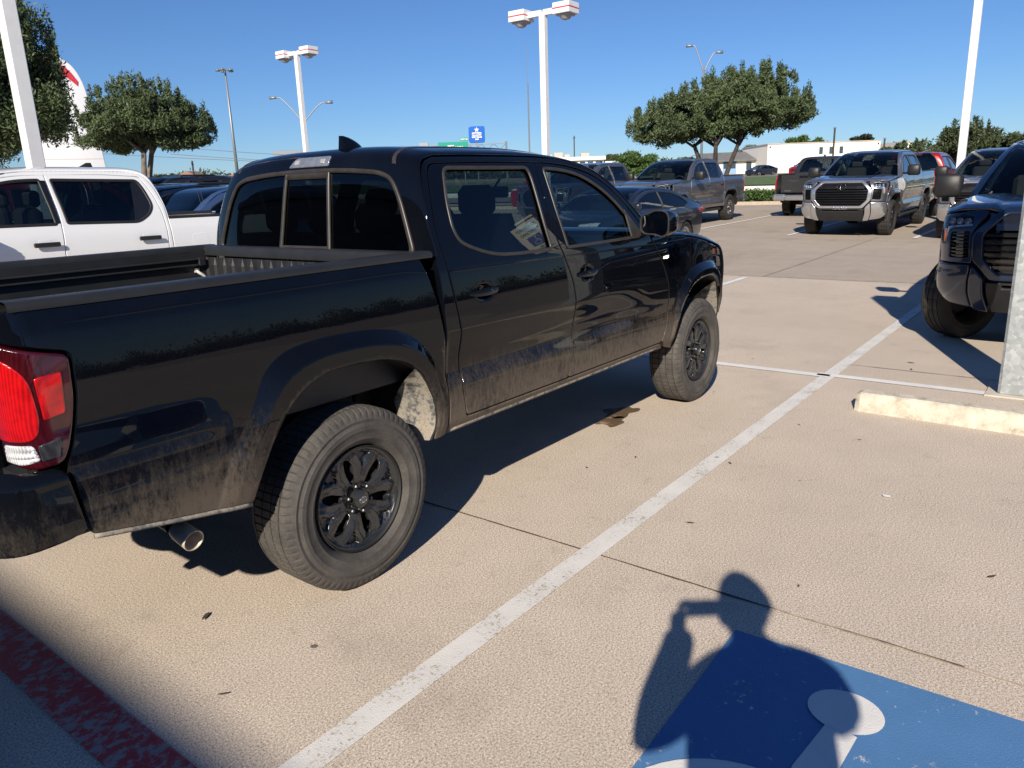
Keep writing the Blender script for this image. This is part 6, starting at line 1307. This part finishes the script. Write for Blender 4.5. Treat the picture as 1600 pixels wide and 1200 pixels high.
# local frame: +y' runs along the facade to the left, -x' faces the camera
b1 = bld('commercial_building', 'low white flat-roofed building with rooftop units right of the central lamp pole', 95.5, 59., 2.0, R(36)); mb = MB(); mb.box((6, 1.2, 1.55), (12, 8.5, 3.1)); mb.build('wall', M_wall, b1); mb = MB(); mb.box((5.9, 1.2, 3.3), (12.6, 9.1, .5)); mb.build('parapet', M_wall, b1); mb = MB(); mb.box((4, -4.6, 1.4), (8, 2.6, 2.8)); mb.build('side_wing', M_wall, b1)
for k in range(7): mb = MB(); mb.rbox((-.02, 4.6-k*1.15, 2.55), (.08, .8, .55), .02); mb.build('window', M_winf, b1)
for y, h, w in ((3.4, .85, 1.3), (2.1, .55, .8), (-.6, .65, 1.3), (4.6, .6, .6)): mb = MB(); mb.rbox((4, y, 3.55+h/2), (1.4, w, h), .03); mb.build('rooftop_unit', M_ac, b1)
b2 = bld('commercial_building', 'long building with white and pale blue front and grey shingle roof', 117.5, 43.5, 2.3, R(20))
mb = MB(); mb.box((5, 0, 1.1), (10, 13.5, 2.2)); mb.build('wall', M_wall, b2); mb = MB(); mb.prism([(-.7, 2.2), (5, 3.6), (10.7, 2.2), (10.7, 2.05), (-.7, 2.05)], -7.2, 7.2, 'y'); mb.build('roof', M_roofg, b2)
for y, w in ((1.9, 2.1), (-2.9, 1.9), (5.6, 1.6)): mb = MB(); mb.rbox((-.06, y, 1.05), (.1, w, 2.0), .02); bp_ = mb.build('blue_bay', M_bluew, b2); mb = MB(); mb.rbox((-.13, y, 1.45), (.06, w*.86, .95), .02); mb.build('window', M_winf, bp_); mb = MB(); mb.rbox((-.17, y, 1.45), (.04, .12, .95), .01); mb.build('mullion', M_wall, bp_)
for y in (-1.0, -4.8): mb = MB(); mb.rbox((-.06, y, 1.3), (.08, .8, 1.1), .02); mb.build('window', M_winf, b2)
b3 = bld('commercial_building', 'big cream-white windowless box building with three narrow windows', 113.9, 38.3, 2.2, R(-37.5) if False else math.atan2(-(124.3-113.9), -(25.2-38.3))-math.pi*0)
L3 = math.hypot(124.3-113.9, 25.2-38.3)
b3.rotation_euler = (0, 0, math.atan2(124.3-113.9, -(25.2-38.3)))
mb = MB(); mb.box((6, -L3/2, 2.1), (12, L3, 4.2)); mb.build('wall', M_wall2, b3); mb = MB(); mb.box((6, -L3/2, 4.26), (12.2, L3+.2, .14)); mb.build('roof_edge', M_ac, b3)
for t in (.475, .565, .655): mb = MB(); mb.rbox((-.02, -L3*t, 3.1), (.1, .55, 1.0), .02); mb.build('window', M_winf, b3)
for t in (.02, .98): mb = MB(); mb.rbox((-.1, -L3*t, 3.85), (.2, .2, .2), .04); mb.build('wall_lamp', M_darkbark, b3)
b4 = bld('shed', 'white gabled building end right of the cream box building', 126.5, 21.9, 2.2, R(38)); mb = MB(); mb.prism([(-2.6, 0), (2.6, 0), (2.6, 2.35), (0, 3.9), (-2.6, 2.35)], 0, 12, 'x'); mb.build('wall', M_wall, b4); mb = MB(); mb.prism([(-2.9, 2.2), (0, 3.95), (2.9, 2.2), (2.9, 2.32), (0, 4.07), (-2.9, 2.32)], -.2, 12.2, 'x'); mb.build('roof', M_ac, b4)
for i, (x, y, s) in enumerate([(82.5, 142.5, 1.), (88.5, 136.5, .8)]):
    h = tag(empty('brick_house', (x, y, 2.9), R(40)), ['red-brown house with low gables far behind the taupe car', 'smaller red-brown house right of the other far house'][i], 'house', 'far brick houses'); mb = MB(); mb.box((0, 0, 1.2*s), (6*s, 6*s, 2.4*s)); mb.build('wall', M_brick, h); mb = MB(); mb.prism([(-3.4*s, 2.3*s), (0, 3.9*s), (3.4*s, 2.3*s)], -3.3*s, 3.3*s, 'x'); mb.build('roof', plain('brown_tile', (.30, .17, .12), .9), h)
# white dealership tower with a curved red arch
tw = tag(empty('sign_tower', (18.7, 45.25, .6), math.atan2(44.6+3.14, 19.2+1.84)), 'tall white curved sign tower with a red arch behind the dark oak', 'sign tower')
M_tow = plain('white_metal_cladding', (.72, .73, .76), .4, 0., .03, .5)
def TF(u, v, off=0.):        # u across, v height, slightly bowed face
    u = np.asarray(u, float); v = np.asarray(v, float); return np.stack([-(.9-.12*(u/1.6)**2*1.0)*1.0-off+0*v, -u*(1-.0*v), v], -1)
out = rc([(1.95, 0, .01), (1.62, 5.0, .5), (1.30, 7.6, .5), (.85, 8.55, .6), (-.2, 9.1, .8), (-1.6, 9.3, .1), (-1.75, 0, .01)])
panel('tower_face', out, TF, M_tow, tw, grid=.3, depth=1.8, edge=.03, hint=(-1, 0, 0)); aro = cr([(-1.4, 8.95), (-.3, 8.75), (.6, 8.25), (1.05, 7.6)], 6); ari = cr([(1.0, 7.35), (.45, 7.85), (-.35, 8.35), (-1.4, 8.55)], 6)
panel('red_arch', np.vstack([aro, ari]), lambda u, v: TF(u, v, .03), M_lred, tw, grid=.2, depth=.04, edge=.01, hint=(-1, 0, 0)); gro = cr([(1.0, 5.9), (1.35, 5.4), (1.62, 4.5), (1.75, 3.6)], 5); gri = cr([(1.6, 4.2), (1.35, 4.9), (1.05, 5.4), (.7, 5.7)], 5)
panel('grey_inset', np.vstack([gro, gri]), lambda u, v: TF(u, v, .02), M_ac if False else plain('grey_inset_panel', (.33, .33, .38), .4), tw, grid=.2, depth=.03, edge=.01, hint=(-1, 0, 0))
for z in (1.9, 3.4): mb = MB(); mb.tube([tuple(TF(np.array([u]), np.array([z]), .004)[0]) for u in np.linspace(-1.6, 1.75, 8)], .012, 4); mb.build('panel_seam', M_ac, tw)
mb = MB(); mb.box((-.4, 1.95, 4.), (1.2, .3, 8.)); mb.build('side_column', M_tow, tw)
# dealership behind the photographer; its roof edge throws the shade at lower left
dl = bld('showroom_building', 'dark glazed showroom whose roof edge shades the red line at lower left', -12.03, 0, 0, 0)
mb = MB(); mb.box((-5, 2, 3.0), (10, 52, 6.0)); mb.build('wall', plain('grey_showroom_wall', (.10, .10, .11), .5), dl); mb = MB(); mb.rbox((-4.9, 2, 6.45), (10.5, 52.6, .9), .03); mb.build('fascia', plain('charcoal_fascia', (.09, .09, .10), .4), dl)
for k in range(12): mb = MB(); mb.rbox((.03, -20+k*4., 2.2), (.06, 3.6, 3.6), .02); w = mb.build('window', M_winf, dl)

# ---------------------------------------------------------------- the photographer (behind the camera, throws the shadow)
def photographer():
    T = tag(empty('person', (0, 0, 0)), 'person in a cap and t-shirt raising a phone, casting the shadow on the blue panel', 'person')
    M_skin = plain('skin', (.42, .26, .18), .5); M_shirt = plain('blue_shirt', (.06, .08, .14), .85, bmp=.3); M_jean = plain('denim', (.05, .07, .12), .9); M_cap = plain('dark_cap', (.03, .03, .035), .8); M_shoe = plain('dark_shoe', (.04, .04, .04), .6)
    def skin(name, V, E, Rr, mat, parent, sub=2):
        me = bpy.data.meshes.new(name); me.from_pydata(V, E, []); o = bpy.data.objects.new(name, me); COL.objects.link(o); o.modifiers.new('s', 'SKIN'); sv = me.skin_vertices[0].data
        for i, r in enumerate(Rr): sv[i].radius = r if hasattr(r, '__len__') else (r, r)
        sv[0].use_root = True; m = o.modifiers.new('b', 'SUBSURF'); m.levels = m.render_levels = sub; me.materials.append(mat); bpy.context.view_layer.update()
        m2 = bpy.data.meshes.new_from_object(o.evaluated_get(bpy.context.evaluated_depsgraph_get())); bpy.data.objects.remove(o); m2.polygons.foreach_set('use_smooth', [True]*len(m2.polygons)); m2.materials.clear(); m2.materials.append(mat); o2 = bpy.data.objects.new(name, m2); COL.objects.link(o2); o2.parent = parent; return o2
    hx, hy = -1.962, -3.362     # head centre in plan
    V = [(-1.95, -3.37, .98), (-1.945, -3.37, 1.15), (-1.94, -3.37, 1.32), (-1.935, -3.365, 1.45), (-1.93, -3.355, 1.54), (-1.94, -3.352, 1.60), (-1.955, -3.36, 1.68), (-1.96, -3.36, 1.75),
         (-1.958, -3.258, 1.41), (-1.958, -3.136, 1.27), (-1.953, -3.02, 1.14), (-1.94, -3.053, 1.29), (-1.919, -3.088, 1.44), (-1.912, -3.082, 1.49),
         (-1.84, -3.51, 1.43), (-1.72, -3.53, 1.28), (-1.706, -3.50, 1.24), (-1.748, -3.39, 1.33), (-1.838, -3.268, 1.52), (-1.842, -3.245, 1.545),
         (-2.02, -3.29, .92), (-2.01, -3.27, .52), (-2.03, -3.25, .09), (-1.92, -3.21, .05), (-1.88, -3.45, .92), (-1.87, -3.50, .52), (-1.90, -3.52, .09), (-1.79, -3.48, .05)]
    E = [(0, 1), (1, 2), (2, 3), (3, 4), (4, 5), (5, 6), (6, 7), (3, 8), (8, 9), (9, 10), (10, 11), (11, 12), (12, 13), (3, 14), (14, 15), (15, 16), (16, 17), (17, 18), (18, 19), (0, 20), (20, 21), (21, 22), (22, 23), (0, 24), (24, 25), (25, 26), (26, 27)]
    Rr = [(.17, .13), (.165, .12), (.165, .12), (.11, .09), .062, .058, .080, .066, .068, .060, .062, .064, .060, .054, .075, .056, .050, .046, .036, .032, .095, .062, .045, .035, .095, .062, .045, .035]
    body = skin('body', V, E, Rr, M_skin, T)
    # five bent fingers and a thumb-side grip on each hand
    def hand(p, s, ph):
        p = np.array(p); hb = MB()
        for k in range(4):
            o = np.array([.0, 0, .018*(k-1.5)]); L = (.9, 1., .95, .78)[k]
            pts = [p+o, p+o+np.array([.02, s*.012, .0])+np.array([0, 0, .028])*L, p+o+np.array([.034, s*.002, .05])*L, p+o+np.array([.03, -s*.022, .062])*L]; hb.tube([tuple(v) for v in cr(pts, 3)], list(np.linspace(.0095, .007, 10)), 8)
        pts = [p+[-.008, 0, 0], p+[-.024, -s*.006, .028], p+[-.018, -s*.028, .045]]; hb.tube([tuple(v) for v in cr(pts, 3)], list(np.linspace(.0115, .008, 7)), 8); hb.rbox(tuple(p+np.array([-.012, 0, 0])), (.042, .062, .085), .018)
        return hb.build('hand', M_skin, body, True, 50)
    hand((-1.908, -3.078, 1.515), 1, 0); hand((-1.838, -3.235, 1.560), -1, 0)
    hd = MB(); N = 16; P = np.zeros((N, 20, 3)); fa = YAW
    for i in range(N):
        t = i/(N-1); z = 1.60+.205*t; w = .088*math.sin(math.pi*min(.12+.80*t, 1))**.55; d = .098*math.sin(math.pi*min(.12+.80*t, 1))**.5
        for k in range(20):
            a = 2*math.pi*k/20; fx, fy = d*math.cos(a), w*math.sin(a)
            if abs(a) < .4 or a > 5.9: fx += .012*math.exp(-((z-1.665)/.02)**2)*3*(1 if k == 0 else .2)
            P[i, k] = (hx+fx*math.cos(fa)-fy*math.sin(fa)+.02*(1-t), hy+fx*math.sin(fa)+fy*math.cos(fa)+.01*(1-t), z)
    P = np.concatenate([P, P[:, :1]], 1); hd.grid(P)
    def loc(u, v, z): return (hx+u*math.cos(fa)-v*math.sin(fa), hy+u*math.sin(fa)+v*math.cos(fa), z)
    head = hd.build('head', M_skin, body, True)
    for s in (-1, 1):
        e = MB(); e.lathe([(.0001, -.008), (.008, -.005), (.011, 0), (.008, .005), (.0001, .008)], loc(.088, s*.031, 1.70), 'x', 10); e.build('eye', M_sticker, body, True)
        e = MB(); e.tube([loc(0, s*.078, 1.67), loc(-.008, s*.09, 1.70), loc(-.004, s*.086, 1.725), loc(.008, s*.078, 1.715)], .010, 8); e.build('ear', M_skin, body, True)
    e = MB(); e.tube([loc(.094, -.022, 1.632), loc(.101, 0, 1.630), loc(.094, .022, 1.632)], .005, 6); e.build('mouth', plain('lips', (.35, .13, .11), .5), body, True)
    cp = MB(); N = 10; P = np.zeros((N, 20, 3))
    for i in range(N):
        t = i/(N-1); k_ = math.sqrt(max(1-t**2.3, 0)); z = 1.705+.078*t
        for k in range(20): a = 2*math.pi*k/20; u = .106*k_*math.cos(a)+.045*t; v = .100*k_*math.sin(a)+.012*t; P[i, k] = loc(u, v, z+.045*t*max(math.cos(a), -.2)*k_**.5+.006*t)
    P = np.concatenate([P, P[:, :1]], 1); cp.grid(P)
    br = [loc(.075, -.07, 1.742), loc(.12, -.06, 1.738), loc(.165, -.03, 1.733), loc(.175, 0, 1.732), loc(.165, .03, 1.733), loc(.12, .06, 1.738), loc(.075, .07, 1.742)]; cp.add(br+[(x, y, z+.006) for x, y, z in br], [tuple(range(7)), tuple(range(13, 6, -1))]+[(i, i+1, i+8, i+7) for i in range(6)]); cp.build('cap', M_cap, T, True, 50)
    # shirt and trousers as offset lofts round the body
    def loft(name, rows, mat):
        mb = MB(); P = np.array([[(cx+a*math.cos(t)*math.cos(fa)-b*math.sin(t)*math.sin(fa), cy+a*math.cos(t)*math.sin(fa)+b*math.sin(t)*math.cos(fa), z) for t in np.linspace(0, 2*math.pi, 25)] for cx, cy, z, a, b in rows]); mb.grid(P); return mb.build(name, mat, T, True)
    loft('shirt', [(-1.95, -3.37, .90, .16, .215), (-1.95, -3.37, 1.02, .165, .215), (-1.945, -3.37, 1.15, .16, .205), (-1.94, -3.37, 1.28, .155, .215), (-1.935, -3.375, 1.38, .14, .205), (-1.935, -3.375, 1.46, .10, .150), (-1.93, -3.358, 1.51, .08, .09), (-1.93, -3.355, 1.53, .068, .072)], M_shirt)
    s = MB(); s.tube([tuple(v) for v in cr([(-1.95, -3.29, 1.42), (-1.958, -3.24, 1.39), (-1.958, -3.15, 1.285)], 4)], list(np.linspace(.085, .068, 9)), 12, False); s.build('sleeve', M_shirt, T, True)
    s = MB(); s.tube([tuple(v) for v in cr([(-1.88, -3.46, 1.43), (-1.83, -3.52, 1.41), (-1.745, -3.53, 1.31)], 4)], list(np.linspace(.10, .080, 9)), 12, False); s.build('sleeve', M_shirt, T, True)
    for a, b, c, d in (((-2.01, -3.29, .95), (-2.01, -3.27, .52), (-2.03, -3.25, .09), 0), ((-1.89, -3.45, .95), (-1.87, -3.50, .52), (-1.90, -3.52, .09), 1)):
        s = MB(); s.tube([tuple(v) for v in cr([a, b, c], 5)], list(np.linspace(.115, .075, 11)), 14, False); s.build('trouser_leg', M_jean, T, True)
        s = MB(); s.rbox((c[0]+.06, c[1]+.02, .045), (.27, .10, .09), .035, .5); s.build('shoe', M_shoe, T, True, 60)
    return T
photographer()
ph = tag(empty('mobile_phone', (-1.876, -3.162, 1.588), YAW), 'slim phone held level in the photographer\'s two hands', 'phone'); mb = MB(); mb.rbox((-.012, 0, .0), (.008, .150, .072), .003); mb.build('phone_body', M_gloss, ph); mb = MB(); mb.rbox((-.0168, 0, 0), (.0012, .142, .066), .0004); mb.build('screen', M_gloss, ph)
